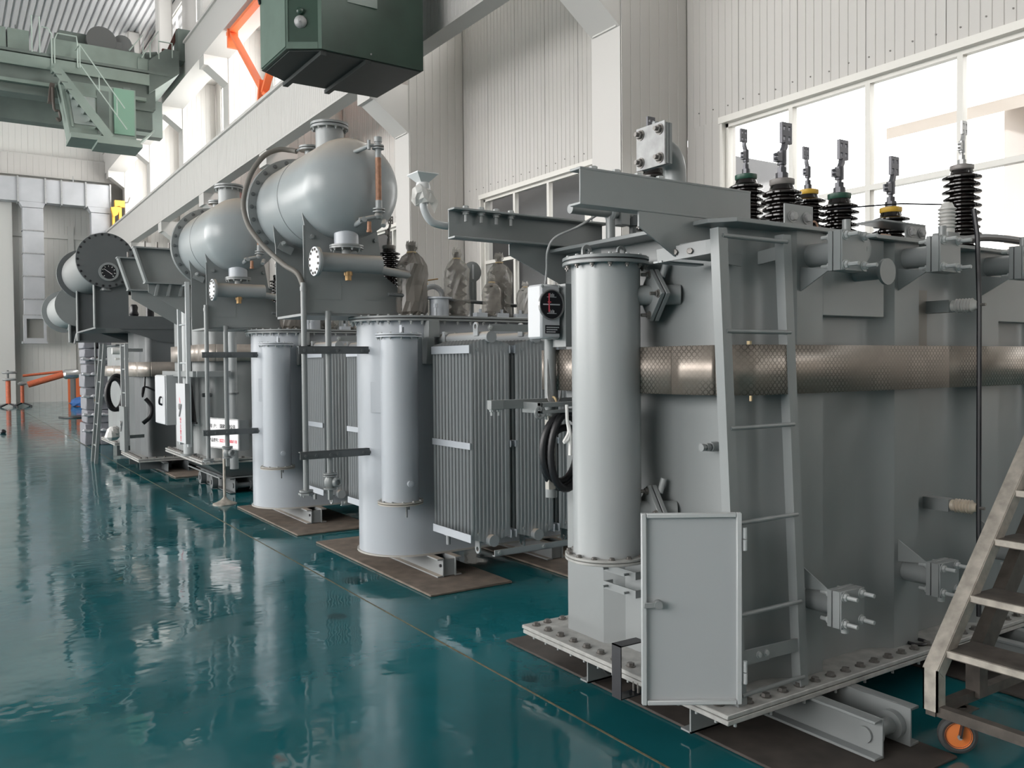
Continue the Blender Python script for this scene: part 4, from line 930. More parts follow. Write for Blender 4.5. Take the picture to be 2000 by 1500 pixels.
# ------------------------------------------------------------------ banded transformers farther back
def ladder_yz(T, x, y0, y1, z0, z1, zd, n, dz0, lean=0., paint=GREY, door=True):
    """ladder facing -X, stiles at y0 and y1; sheet door over its lower part"""
    for y in (y0, y1): MB().bar((x - lean, y, z0), (x, y, z1), .045, .05, (0, 1, 0)).build('ladder_stile', paint, T)
    for i in range(n):
        z = z1 - .03 - i * (z1 - z0 - .1) / (n - 1); t = (z - z0) / (z1 - z0); xx = x - lean * (1 - t)
        MB().cyl((xx, y0, z), (xx, y1, z), .012, 8).build('ladder_rung', paint, T)
    if door:
        d = MB().box(x - .05, x - .035, y0 - .02, y1 + .03, dz0, zd).build('ladder_door', WHITEP if door == 2 else GREY, T, bevel=.004, label='sheet metal ladder door')
        MB().box(x - .05, x - .0, y0 - .03, y0 - .02, dz0, zd).build('door_edge', MIDG, d)
        zc = (zd + dz0) / 2 + .08; ym = (y0 + y1) / 2
        b = MB().cyl((x - .05, ym, zc), (x - .075, ym, zc), .035, 12).bar((x - .06, ym - .06, zc + .03), (x - .06, ym + .05, zc - .12), .012, .02); b.build('padlock', ZINC, d)
        return d
def banded(T, xb, y0, y1, zb, zt, m, mtop, zband, base_plates=2):
    xr = xb + 3.0; yc = (y0 + y1) / 2
    bf = MB().box(xb, xr, y0, y1, zb - .022, zb).build('base_flange', FLANGE, T, bevel=.004)
    MB().box(xb + .012, xr, y0 + .012, y1 - .012, zb - .03, zb - .022).build('gasket', RUBBER, T)
    MB().box(xb, xr, y0, y1, zb - .055, zb - .03).build('lower_flange', FLANGE, T, bevel=.004)
    n = int((y1 - y0) / .13)
    for i in range(n): bolt(bf, (xb + .04, y0 + .08 + i * .13, zb), (0, 0, 1), .02, BOLT)
    for i in range(16): bolt(bf, (xb + .12 + i * .13, y0 + .045, zb), (0, 0, 1), .02, BOLT)
    x = xb + .11; yf = y0 + .2; yb = y1 - .12; r = .09
    poly = [(x + .06, yb), (x + .06, yb - .02), (x, yb - .07), (x, yc + .10), (x + .06, yc), (x + .06, yf + .10)]
    poly += [(x + .06 + .09 * (1 - math.cos(t)), yf + .10 - .10 * math.sin(t)) for t in [PI / 2 * i / 6 for i in range(1, 7)]]
    for k in range(4):
        a = x + .33 + k * .72; poly += [(a, yf), (a + .16, yf - .085), (a + .36, yf - .085), (a + .365, yf)]
    poly += [(xr - .05, yf), (xr - .05, yb)]
    MB().prism(poly, 'xy', zb, zt - .02).build('tank', m, T, smooth=28)
    MB().box(xb + .06, xr, yf - .11, y1 - .06, zt - .02, zt).build('cover', mtop, T, bevel=.003)
    pts = [(x + .3, yb + .08), (x + .06, yb + .07), (x - .03, yb + .02), (x - .05, yb - .08), (x - .05, yf + .1)]
    pts += [(x - .05 + .16 * (1 - math.cos(t)), yf + .10 - .235 * math.sin(t)) for t in [PI / 2 * i / 8 for i in range(1, 9)]] + [(xr - .06, yf - .135)]
    L = [0]
    for i in range(1, len(pts)): L.append(L[-1] + math.dist(pts[i - 1], pts[i]))
    band(T, pts, *zband, BANDP, ((0, L[4] - .05), (L[4] - .05, L[11] + .02), (L[11] + .02, L[-1])))
    return x, yf, yb, xr
BANDP = mat('pale_band', (.42, .37, .33), .36, .4, noise=.18, nscale=7)
T4 = thing('power_transformer', 'large banded transformer with white ladder door, on a tapered base behind the sign stand', 'transformer', (2.58, 10.85, 0))
x4, yf4, yb4, xr4 = banded(T4, 2.58, 10.85, 12.95, .45, 2.60, MIDG, MIDG, (1.66, 1.87))
tp = MB().add([(2.66, 10.92, .395), (xr4, 10.92, .395), (xr4, 12.88, .395), (2.66, 12.88, .395), (2.95, 11.12, .20), (xr4, 11.12, .20), (xr4, 12.6, .20), (2.95, 12.6, .20)],
              [(0, 3, 2, 1), (4, 5, 6, 7), (0, 1, 5, 4), (1, 2, 6, 5), (2, 3, 7, 6), (3, 0, 4, 7)]); tp.build('tapered_base', MIDG, T4)
MB().box(2.83, xr4, 11.0, 11.02, .19, .205).box(2.83, 2.845, 11.0, 12.7, .19, .205).build('base_rim', GREY, T4)
skid(T4, 3.0, 10.95, 12.7, .004, .19, fl=.06, gap=.25, m=DARKG, roller=True)
MB().box(3.28, xr4, 11.1, 11.12, .004, .19).build('skid_plate', DARKG, T4)
for y in (11.55, 12.15): MB().cyl((2.86, y, .09), (2.93, y, .09), .085, 24).cyl((2.85, y, .09), (2.86, y, .09), .03, 14).build('wheel', DARKG, T4)
MB().cyl((2.60, 11.62, .47), (2.60, 11.62, 2.50), .062, 20).build('standing_pipe', mat('pale_pipe_enamel', (.42, .44, .445), .35), T4)
MB().cyl((2.60, 11.62, .45), (2.60, 11.62, .475), .10, 20).build('pipe_flange', GREY, T4)
p = MB().cyl((2.955, 10.80, .33), (2.955, 10.80, 2.2), .052, 22).build('oil_pipe', GREYD, T4); MB().annulus((2.955, 10.80, 1.25), (0, 0, 1), .052, .066, .02, 20).bar((2.88, 10.80, 1.26), (3.05, 10.9, 1.26), .012, .02).build('pipe_clamp', DARKG, p)
MB().box(2.46, 2.53, 10.72, 12.45, 1.47, 1.54).box(2.50, 2.90, 10.68, 10.74, 1.47, 1.54).build('cable_tray', GREY, T4, bevel=.003)
d = ladder_yz(T4, 2.46, 10.93, 11.37, .62, 2.62, 1.39, 5, .66, 0, mat('ladder_pale', (.45, .47, .48), .4), door=2)
# red warning on the ladder door: a lightning mark and four characters
def text(body, size, m, parent, loc, rot, name='lettering', ext=.0006, bold=0):
    cu = bpy.data.curves.new(name, 'FONT'); cu.body = body; cu.size = size; cu.extrude = ext; cu.align_x = 'CENTER'; cu.align_y = 'CENTER'; cu.offset = bold; cu.resolution_u = 2
    o_ = bpy.data.objects.new(name, cu); C.objects.link(o_); bpy.context.view_layer.update()
    me = bpy.data.meshes.new_from_object(o_.evaluated_get(bpy.context.evaluated_depsgraph_get())); bpy.data.objects.remove(o_)
    me.materials.clear(); me.materials.append(m); o = bpy.data.objects.new(name, me); C.objects.link(o); o.parent = parent; o.location = Vector(loc) - wloc(parent); o.rotation_euler = rot; return o
RX = (PI / 2, 0, -PI / 2)
MB().prism([(11.20, 1.22), (11.15, 1.15), (11.175, 1.15), (11.13, 1.07), (11.19, 1.13), (11.165, 1.13), (11.215, 1.2)], 'yz', 2.4085, 2.41).build('lightning_mark', RED, d)
for i, c_ in enumerate('禁止攀登'): text(c_, .075, RED, d, (2.4085, 11.16, .93 - i * .075), RX)
cb = MB().box(2.37, 2.56, 11.78, 12.42, .84, 1.49).build('control_cabinet', mat('cabinet_grey', (.36, .375, .38), .42), T4, bevel=.006, label='pale grey wall cabinet with a black handle')
MB().box(2.355, 2.37, 11.80, 12.40, .85, 1.48).build('cabinet_door', WHITEP, cb, bevel=.004)
MB().tube([(2.355, 11.95, 1.10), (2.32, 11.95, 1.12), (2.32, 11.93, 1.19), (2.34, 11.95, 1.2)], .014, 8, 4).build('door_handle', BLACK, cb)
MB().tube([(2.50, 11.77, .92), (2.60, 11.70, .88), (2.68, 11.5, .87)], .012, 8, 4).build('cable', RUBBER, T4); MB().box(2.56, 2.66, 11.9, 12.3, .9, 1.4).build('cabinet_mount', MIDG, T4)
MB().cyl((2.77, 11.1, 1.24), (2.66, 11.1, 1.24), .025, 12).build('sampling_plug', DARKG, T4)
MB().tube([(2.52, 11.2, 1.55), (2.54, 11.25, 1.2), (2.58, 11.2, .9), (2.56, 11.28, 1.3), (2.54, 11.32, 1.5)], .03, 8, 5).build('hanging_hose', RUBBER, T4)
MB().box(3.2, 3.42, 10.86, 10.93, .72, .92).build('name_plate_blank', DARKG, T4); 
for dx in (.03, .19):
    for dz in (.03, .17): bolt(T4, (3.2 + dx, 10.86, .72 + dz), (0, -1, 0), .018, BOLT)
def cantilever(T, x0, y, z0, z1, cut, xe, zg, m, nrib=3, xg=None):
    o = MB().prism([(x0, z1), (xe, z1), (xe, z0), (x0 + cut, z0)], 'xz', y, y + .012).build('channel_beam', m, T)
    MB().prism([(x0 - .02, z1), (xe, z1), (xe, z1 + .018), (x0 - .02, z1 + .018)], 'xz', y - .09, y + .05).prism([(x0 + cut - .02, z0 - .018), (xe, z0 - .018), (xe, z0), (x0 + cut - .02, z0)], 'xz', y - .09, y + .05).build('beam_flange', GREY, o)
    MB().prism([(x0 - .012, z1), (x0 + .012, z1), (x0 + cut + .012, z0), (x0 + cut - .012, z0)], 'xz', y - .09, y + .05).build('end_plate', GREY, o)
    MB().prism([(x0 + cut + .03, z0 - .018), (xe, z0 - .018), (xe, zg), (x0 + cut + .03, z0 - .12)], 'xz', y - .01, y + .002).build('gusset', m, T)
    for i in range(nrib):
        a = x0 + cut + .12 + i * .14; MB().prism([(a, z0 - .018), (a + .03, z0 - .018), (a, z0 - .16), (a - .03, z0 - .16)], 'xz', y - .06, y - .01).build('gusset_rib', GREY, T)
    for i in range(3): MB().cyl((x0 + .12 + i * .14, y - .03, z1 + .018), (x0 + .12 + i * .14, y - .03, z1 + .09), .012, 8).build('stud', BOLT, o)
cantilever(T4, 1.915, 11.2, 2.62, 3.02, .125, 3.0, 1.95, MIDG); cantilever(T4, 1.915, 12.35, 2.62, 3.02, .125, 3.0, 1.95, MIDG, 0)

T5 = thing('power_transformer', 'dark banded transformer whose oil cylinder ends in a flat disc with a dial', 'transformer', (2.38, 13.85, 0))
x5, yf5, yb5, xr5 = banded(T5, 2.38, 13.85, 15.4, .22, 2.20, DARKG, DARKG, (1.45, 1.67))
skid(T5, 2.75, 13.62, 15.6, .0195, .165, fl=.06, gap=.3, m=DARKG, roller=False); skid(T5, 4.2, 13.62, 15.6, .0195, .165, fl=.06, gap=.3, m=DARKG, roller=False)
MB().box(2.44, 2.9, 14.1, 14.12, .03, .165).box(2.44, 2.9, 15.0, 15.02, .03, .165).build('cross_angle', DARKG, T5)
dy = mat('ladder_grey_dull', (.30, .31, .315), .4)
ladder_yz(T5, 2.20, 13.62, 13.98, .45, 1.94, 1.02, 5, .36, 0, dy, door=1)
for z in (1.85, .55): MB().bar((2.22, 13.98, z), (2.50, 14.05, z), .02, .05).build('ladder_bracket', dy, T5)
MB().tube([(2.52, 14.0, 1.5), (2.50, 13.95, 1.3), (2.46, 13.9, 1.15), (2.49, 13.9, 1.3), (2.74, 13.9, 1.2), (2.62, 13.9, 1.45)], .014, 8, 5).tube([(2.50, 13.9, 1.12), (2.58, 13.88, 1.0), (2.56, 13.88, .85), (2.46, 13.9, .75)], .03, 8, 5).build('hanging_cable', RUBBER, T5)
MB().box(2.80, 2.86, 13.93, 13.96, .93, 1.16).build('switch_box', BLACK, T5)
for x in (2.44, 2.50): MB().cyl((2.44 if x == 2.44 else 2.60, 13.99, .9), (2.44 if x == 2.44 else 2.60, 13.99, .9), .001, 3) if False else None
cons5 = MB().cyl((1.99, 13.92, 3.16), (1.99, 16.2, 3.16), .345, 48).build('conservator', mat('dull_dusty_grey', (.24, .245, .245), .4, dust=(.3, .28, .25, .8)), T5)
MB().cyl((1.99, 13.86, 3.16), (1.99, 13.92, 3.16), .40, 56).build('end_disc', DARKG, cons5); MB().cyl((1.99, 16.2, 3.16), (1.99, 16.28, 3.16), .42, 48).build('end_flange', DARKG, cons5)
for i in range(26): t = 2 * PI * i / 26; bolt(cons5, (1.99 + .375 * math.cos(t), 13.86, 3.16 + .375 * math.sin(t)), (0, -1, 0), .013, BLACK)
g = MB().annulus((2.02, 13.86, 2.99), (0, -1, 0), .105, .135, .05, 32).build('dial_rim', MIDG, cons5)
MB().cyl((2.02, 13.85, 2.99), (2.02, 13.845, 2.99), .108, 32).build('dial_face', BLACK, cons5)
b = MB()
for i in range(9): t = PI * (1.25 - 1.5 * i / 8); b.bar((2.02 + .075 * math.cos(t), 13.842, 2.99 + .075 * math.sin(t)), (2.02 + .095 * math.cos(t), 13.842, 2.99 + .095 * math.sin(t)), .004, .010)
b.bar((1.955, 13.84, 3.035), (2.07, 13.84, 2.955), .004, .007); b.build('dial_marks', SIGNW, cons5)
MB().cyl((1.99, 13.98, 2.74), (1.99, 13.98, 2.85), .07, 20).cyl((1.99, 13.98, 2.725), (1.99, 13.98, 2.74), .085, 20).build('sump', GREY, cons5)
for y in (13.95, 15.9):
    a = [(1.99 + .345 * math.cos(t), 3.16 + .345 * math.sin(t)) for t in [math.radians(220 + 100 * i / 10) for i in range(11)]]
    MB().prism([(1.84, 2.19), (3.05, 2.19), (3.05, 2.36), (2.30, 2.36), (2.30, 2.92)] + [p for p in reversed(a) if 1.85 < p[0] < 2.29] + [(1.84, 2.90)], 'xz', y - .006, y + .006).build('bracket_plate', DARKG, T5)
    MB().box(1.825, 1.84, y - .06, y + .06, 2.19, 2.90).build('bracket_rim', GREY, T5)
    MB().prism([(2.15, 2.17), (3.0, 2.17), (3.0, 1.95), (2.70, 1.99)], 'xz', y - .006, y + .006).build('gusset', DARKG, T5)
MB().box(1.84, 3.1, 13.93, 16.0, 2.165, 2.19).build('bracket_base', DARKG, T5)
MB().lathe([(.05, 0), (.07, .05), (.05, .1), (.06, .16), (.04, .2)], (2.45, 14.4, 2.36), n=12).cyl((2.33, 14.3, 2.75), (2.75, 14.5, 2.72), .05, 14).cyl((2.7, 14.5, 2.2), (2.7, 14.5, 2.75), .06, 14).build('relay_and_pipes', BLACK, T5)
MB().lathe([(.05, 0), (.09, .05), (.04, .1), (.07, .15), (.02, .18)], (2.88, 14.05, 2.22), n=8).build('white_wrapped_valve', CLOTH, T5, smooth=0)

T6 = thing('power_transformer', 'farthest dark banded transformer behind the leaning ladder', 'transformer', (2.45, 16.5, 0))
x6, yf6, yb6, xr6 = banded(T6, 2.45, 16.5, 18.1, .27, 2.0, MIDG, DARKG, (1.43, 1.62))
skid(T6, 2.8, 16.4, 18.2, .004, .215, fl=.06, gap=.3, m=DARKG, roller=False); MB().box(2.5, 2.9, 16.6, 16.62, .03, .215).build('cross_angle', DARKG, T6)
cn = MB().cyl((2.03, 17.5, 2.72), (2.03, 19.6, 2.72), .33, 40).build('conservator', mat('pale_dusty_grey', (.36, .37, .37), .35), T6)
MB().cyl((2.03, 19.5, 2.72), (2.03, 19.58, 2.72), .42, 40).build('end_flange', GREY, cn); MB().cyl((2.03, 17.44, 2.72), (2.03, 17.5, 2.72), .38, 40).build('end_disc', MIDG, cn)
for y in (16.75, 17.9):
    MB().box(1.95, 3.0, y, y + .05, 2.06, 2.26).build('cantilever_beam', DARKG, T6); MB().box(1.92, 1.95, y - .05, y + .1, 2.06, 2.42).build('beam_rim', GREY, T6)
    MB().box(1.95, 2.5, y + .06, y + .07, 2.26, 2.55).build('bracket_plate', DARKG, T6)
MB().box(2.3, 2.42, 16.74, 16.75, 2.21, 2.26).build('small_plate', GREY, T6)
MB().tube([(2.06, 19.4, 2.35), (1.86, 17.2, 2.35), (1.86, 17.2, 2.05), (1.93, 17.2, 2.02), (1.97, 17.2, 2.2)], .018, 8).build('oil_pipe', GREY, T6)
corr_tube([(2.50, 16.45, 1.15, .14, .30, 0, 2 * PI), (2.46, 16.42, 1.12, .13, .27, 0, 2 * PI)], .035, T6, 'coiled_hose', RUBBER)
b = MB()
for k in range(4): b.lathe([(.05, 0), (.11, .06), (.08, .14), (.03, .18)], (2.38 + .03 * k, 16.4 + .05 * k, .32 + .06 * (k % 2)), n=8)
b.build('bagged_fitting', CLOTH, T6, smooth=0)
b = MB().cyl((2.45, 16.6, 1.88), (2.58, 16.6, 1.88), .06, 12).box(2.5, 2.75, 16.58, 16.62, 1.72, 1.76); b.build('wrapped_valve', CLOTH, T6)

# leaning ladder in front of the farthest transformer
LD = thing('leaning_ladder', 'narrow dark steel ladder leaning against the farthest banded transformer', 'ladder', (2.07, 15.7, 0))
for y in (15.3, 15.7): MB().bar((2.05, y + .45, .005), (2.12, y - .25, 1.97), .05, .06, (0, 1, 0)).build('ladder_stile', MIDG, LD)
for i in range(5): t = .15 + i * .18; MB().cyl((2.05 + .07 * t, 15.75 - .7 * t, .005 + 1.96 * t), (2.05 + .07 * t, 16.15 - .7 * t, .005 + 1.96 * t), .014, 8).build('ladder_rung', GREY, LD)

# stack wrapped in grey film with pale rolls between
WS = thing('wrapped_stack', 'tall stack of grey film wrapped blocks with pale rolls between layers', 'stack', (2.56, 19.9, 0))
zz = [.0, .45, .72, 1.0, 1.18, 1.47, 1.66, 1.80, 1.98, 2.16]
for i in range(9):
    for j in range(2):
        o = (.012 * ((i * 7 + j * 3) % 4) - .015)
        MB().box(2.36 + o + j * .25, 2.60 + o + j * .25, 19.5 + (.0 if i else .02), 20.3, zz[i] + .001, zz[i + 1] - .004).build('wrapped_block', WRAP, WS, bevel=.02)
rn = random.Random(5)
for z in (.30, .62, 1.0, 1.45, 1.76):
    for j in range(3):
        x = 2.29 + j * .17; b = MB().tube([(x, 19.46, z), (x + .05, 19.45, z + .012), (x + .11, 19.455, z - .004), (x + .16, 19.46, z)], [.022, .034, .03, .022], 10, 4); b.build('film_roll', WRAPL, WS)
MB().cyl((2.555, 19.44, .95), (2.555, 19.44, 2.12), .018, 10).box(2.51, 2.61, 19.42, 19.47, .86, 1.0).build('strap_pole', GREY, WS)
WS2 = MB().cyl((2.57, 19.42, .92), (2.57, 19.40, .92), .05, 14).build('brass_coupling', BRASS, WS)

# ------------------------------------------------------------------ sign stand
SG = thing('sign_stand', 'white sign board on a round steel stand, black and red lettering', 'sign', (2.675, 10.2, 0))
MB().lathe([(.135, 0), (.135, .008), (.10, .02), (.05, .045), (.022, .07), (.016, .085)], (2.675, 10.2, .001), n=32).build('stand_base', STAIR, SG)
MB().cyl((2.675, 10.2, .08), (2.675, 10.2, .66), .016, 12).build('stand_pole', STAIR, SG)
q0 = Vector((2.575, 10.462)); q1 = Vector((2.752, 9.880)); dq = (q1 - q0).normalized(); nq = Vector((dq.y, -dq.x))
bp = MB().prism([tuple(q0 + nq * .004), tuple(q1 + nq * .004), tuple(q1 - nq * .012), tuple(q0 - nq * .012)], 'xy', .655, .985).build('sign_board', SIGNW, SG)
for z in (.648, .985): MB().bar((*(q0 - dq * .012 - nq * .004), z + .004), (*(q1 + dq * .012 - nq * .004), z + .004), .024, .014).build('frame_rail', ZINC, SG)
for q in (q0 - dq * .008, q1 + dq * .008): MB().bar((*(q - nq * .004), .645), (*(q - nq * .004), .995), .024, .014, (1, 0, 0)).build('frame_rail', ZINC, SG)
MB().prism([tuple(q1 + dq * .015 + nq * .0), tuple(q1 + dq * .03 - nq * .10), tuple(q1 + dq * .03 - nq * .12), tuple(q1 + dq * .015 - nq * .02)], 'xy', .64, .985).build('side_plate', MIDG, SG)
rz = math.atan2(dq.y, dq.x); RS = (PI / 2, 0, rz)
def sg(u, z): p = q0 + dq * u + nq * .0055; return (p.x, p.y, z)
text('用  户：', .05, INK, bp, sg(.12, .90), RS, bold=.0008); text('国家电网公司', .053, INK, bp, sg(.40, .90), RS, bold=.0012)
text('产品型号：', .047, INK, bp, sg(.125, .735), RS, bold=.0008); text('SSZ11-50000/110', .05, RED, bp, sg(.41, .735), RS, bold=.0014)

# ------------------------------------------------------------------ mobile stair at the right
ST = thing('mobile_stair', 'worn grey steel mobile stair on a black castor with orange hub', 'stair', (3.30, 1.95, 0))
def stringer(x0, y, z0, x1, z1, zb_, m, dp=.055, w=.06):
    d = Vector((x1 - x0, 0, z1 - z0)).normalized(); n_ = Vector((-d.z, 0, d.x))
    b = MB().bar((x0, y, z0), (x1, y, z1), w, .008, (0, 0, 1)); b.v = [p + n_ * .0 for p in b.v]
    b.bar(Vector((x0, y + w / 2, z0)) - n_ * dp / 2, Vector((x1, y + w / 2, z1)) - n_ * dp / 2, .006, dp); b.bar(Vector((x0, y - w / 2, z0)) - n_ * dp / 2, Vector((x1, y - w / 2, z1)) - n_ * dp / 2, .006, dp)
    b.box(x0 - .003, x0 + .005, y - w / 2, y + w / 2, zb_, z0 + .003).box(x0 - .003, x0 + dp, y + w / 2 - .006, y + w / 2, zb_, z0).box(x0 - .003, x0 + dp, y - w / 2, y - w / 2 + .006, zb_, z0)
    return b.build('stringer', m, ST)
stringer(3.25, 1.95, .372, 4.55, 1.85, .205, STAIR); stringer(3.25, 1.25, .372, 4.55, 1.85, .205, STAIR)
b = MB().bar((3.58, 1.94, .37), (4.75, 1.94, 1.70), .05, .09).box(3.54, 3.60, 1.91, 1.97, .2, .37).bar((3.58, 1.26, .37), (4.75, 1.26, 1.70), .05, .09).box(3.54, 3.60, 1.23, 1.29, .2, .37); b.build('rear_brace', STAIRD, ST)
for i, z in enumerate((.44, .635, .845, 1.035, 1.23)):
    x = 3.31 + (z - .44) * .88
    t = MB().box(x, x + .21, 1.27, 1.93, z - .004, z); t.box(x, x + .008, 1.27, 1.93, z - .028, z); t = t.build('tread', STAIRD, ST)
    MB().box(x - .002, x + .012, 1.27, 1.93, z - .024, z + .001).build('tread_nosing', STAIR, t)
MB().box(3.25, 4.9, 1.93, 1.97, .185, .225).box(3.25, 4.9, 1.23, 1.27, .185, .225).box(3.26, 3.30, 1.27, 1.93, .185, .225).build('base_rail', STAIRD, ST)
for y in (1.93, 1.27):
    cs = MB().cyl((3.41, y - .018, .078), (3.41, y + .018, .078), .05, 32)
    cs = MB().lathe([(.048, -.016), (.062, -.02), (.074, -.014), (.077, 0), (.074, .014), (.062, .02), (.048, .016)], (3.41, y, .0785), (-.72, -.7, 0), 40, cap=False).build('castor_wheel', mat('tyre_grey', (.055, .055, .055), .7), ST)
    MB().lathe([(.008, -.018), (.048, -.012), (.052, -.021), (.052, .021), (.048, .012), (.008, .018)], (3.41, y, .0785), (-.72, -.7, 0), 32).build('castor_hub', mat('orange_hub', (.75, .22, .06), .4), cs)
    f_ = MB()
    for s in (-1, 1): a = Vector((-.72, -.7, 0)).normalized() * (.028 * s); f_.bar(Vector((3.41, y, .075)) + a, Vector((3.44, y, .165)) + a, .006, .045, (-.72, -.7, 0))
    f_.bar((3.415, y, .165), (3.465, y, .168), .062, .012); f_.cyl((3.44, y, .165), (3.44, y, .186), .02, 12); f_.build('castor_fork', BLACK, cs)
    a = Vector((-.72, -.7, 0)).normalized(); MB().cyl(Vector((3.41, y, .0785)) + a * .03, Vector((3.41, y, .0785)) + a * .040, .010, 6).build('axle_nut', ZINC, cs)
for y in (1.88, 1.22): MB().box(3.38, 3.48, y, y + .1, .181, .186).build('castor_plate', STAIRD, ST)

# ------------------------------------------------------------------ near operator cab hung from a crane beam
K1 = thing('overhead_crane', 'dark green operator cab with a bell, hanging from a crane beam above the aisle', 'crane', (4.95, 12.1, 5.9))
bot = [(3.947, 12.635), (3.957, 11.584), (4.369, 11.329), (5.949, 11.399), (5.908, 12.928), (4.375, 12.921)]
cab = MB().prism(bot, 'xy', 5.9, 7.95).build('cab', CABG, K1, smooth=0, label='green sheet metal operator cab')
MB().prism([(4.0, 12.60), (4.01, 11.62), (4.39, 11.37), (5.92, 11.43), (5.88, 12.89), (4.4, 12.885)], 'xy', 5.885, 5.9).build('cab_floor', CABU, cab, smooth=0)
for x0, x1 in ((4.36, 4.44), (5.02, 5.10)): MB().box(x0, x1, 11.36, 12.95, 5.83, 5.885).build('floor_beam', CABU, cab)
MB().prism([bot[0], bot[1], (3.945, 11.58), (3.935, 12.637)], 'xy', 5.93, 7.95).build('side_sheet', CABL, cab, smooth=0)
c0 = Vector(bot[1]); c1 = Vector(bot[2]); dc = (c1 - c0).normalized(); nc = Vector((dc.y, -dc.x))
for u0, u1, z0, z1 in ((.0, .03, 5.9, 7.95), ((c1 - c0).length - .05, (c1 - c0).length, 5.9, 7.95), (.03, .43, 5.9, 5.99)):
    MB().prism([tuple(c0 + dc * u0 + nc * .0), tuple(c0 + dc * u1), tuple(c0 + dc * u1 + nc * .012), tuple(c0 + dc * u0 + nc * .012)], 'xy', z0, z1).build('corner_strip', CABL, cab, smooth=0)
pb = c0 + dc * .20; a3 = Vector((nc.x, nc.y, 0))
MB().lathe([(.085, 0), (.082, .03), (.06, .06), (.03, .075), (.02, .09), (.005, .092)], (pb.x, pb.y, 6.26), a3, 28).build('alarm_bell', ZINC, cab)
MB().lathe([(.05, 0), (.045, .05), (.02, .07)], (pb.x, pb.y, 6.40), a3, 18).build('bell_motor', CABG, cab)
MB().box(4.75, 5.2, 11.34, 11.37, 6.62, 7.5).build('cab_window', mat('dusty_window', (.16, .2, .18), .2), cab)
MB().cyl((5.1, 11.36, 5.97), (5.1, 11.345, 5.97), .012, 8).build('bolt', ZINC, cab)
MB().bar((3.93, 12.6, 6.85), (3.72, 12.75, 7.95), .04, .04).build('hanger_strut', BLACK, K1)
MB().box(-15, 6.5, 11.55, 12.1, 8.35, 9.5).box(-15, 6.5, 12.9, 13.45, 8.35, 9.5).build('crane_beam', CABG, K1)
MB().box(6.4, 6.72, 10.9, 14.1, 8.1, 8.5).build('end_carriage', CABG, K1)
for x, y in ((4.2, 11.8), (5.7, 11.8), (4.6, 12.8), (5.7, 12.8)): MB().box(x - .04, x + .04, y - .04, y + .04 if y < 12 else 12.95, 7.95, 8.36).build('hanger_post', CABG, K1)

# ------------------------------------------------------------------ far overhead crane
K2 = thing('overhead_crane', 'haze-tinted pale green bridge crane with stair and hanging cab, far down the hall', 'crane', (3.5, 29, 8))
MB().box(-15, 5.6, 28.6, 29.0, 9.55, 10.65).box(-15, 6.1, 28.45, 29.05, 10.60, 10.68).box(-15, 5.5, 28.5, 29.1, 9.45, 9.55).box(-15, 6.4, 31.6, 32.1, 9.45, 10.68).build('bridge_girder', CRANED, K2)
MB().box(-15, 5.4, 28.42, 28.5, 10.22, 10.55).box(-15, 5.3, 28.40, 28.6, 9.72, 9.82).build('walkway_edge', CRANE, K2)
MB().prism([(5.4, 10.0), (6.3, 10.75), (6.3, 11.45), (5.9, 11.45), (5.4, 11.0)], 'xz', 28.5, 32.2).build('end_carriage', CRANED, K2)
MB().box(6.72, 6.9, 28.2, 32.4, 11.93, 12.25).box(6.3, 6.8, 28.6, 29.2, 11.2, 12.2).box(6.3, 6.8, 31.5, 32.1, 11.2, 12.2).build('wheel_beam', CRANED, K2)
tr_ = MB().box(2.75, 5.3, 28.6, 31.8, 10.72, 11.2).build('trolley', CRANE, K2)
MB().box(2.75, 5.3, 28.58, 28.6, 10.72, 11.18).box(5.1, 5.4, 28.55, 28.62, 10.68, 11.05).build('trolley_side', CRANE, tr_)
MB().cyl((4.12, 28.7, 11.42), (4.12, 30.4, 11.42), .42, 32).build('rope_drum', mat('crane_dark_grey', (.09, .092, .09), .6), tr_)
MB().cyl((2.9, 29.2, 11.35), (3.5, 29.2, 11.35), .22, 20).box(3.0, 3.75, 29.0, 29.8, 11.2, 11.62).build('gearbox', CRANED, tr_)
MB().cyl((4.7, 28.8, 11.45), (5.0, 29.8, 11.45), .28, 20).box(4.5, 5.05, 28.8, 29.4, 11.2, 11.5).build('hoist_motor', mat('crane_mid_grey', (.14, .145, .142), .6), tr_)
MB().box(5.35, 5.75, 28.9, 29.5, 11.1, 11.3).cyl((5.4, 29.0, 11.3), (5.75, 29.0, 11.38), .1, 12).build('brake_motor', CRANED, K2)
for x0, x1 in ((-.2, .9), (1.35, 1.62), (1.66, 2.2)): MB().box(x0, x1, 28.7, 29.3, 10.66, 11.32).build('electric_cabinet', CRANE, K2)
MB().box(1.62, 1.66, 28.9, 28.92, 10.66, 11.32).build('cabinet_gap', SIGNW, K2)
b = MB()
for pts in ([(2.25, 28.45, 10.66), (2.25, 28.45, 11.7), (2.45, 28.45, 11.7), (2.45, 28.45, 10.66)], [(2.75, 28.4, 10.3), (2.75, 28.4, 11.25), (2.65, 28.4, 11.4), (2.5, 28.4, 11.4)], [(2.82, 28.4, 10.3), (2.82, 28.4, 11.1), (2.9, 28.4, 11.3), (3.4, 28.4, 11.3), (3.42, 28.4, 11.1), (3.42, 28.4, 10.4)],
            [(5.2, 28.5, 11.05), (5.7, 28.5, 11.95), (5.7, 28.5, 11.1)], [(5.45, 28.5, 11.1), (5.45, 28.5, 11.55)], [(5.7, 28.5, 11.65), (6.1, 28.5, 11.65), (6.1, 28.5, 11.2)], [(4.85, 28.5, 11.2), (5.25, 28.5, 11.75), (5.25, 28.5, 11.2)]):
    MB().tube(pts, .022, 6).build('guard_rail', mat('rail_pale_green', (.34, .40, .36), .5), K2)
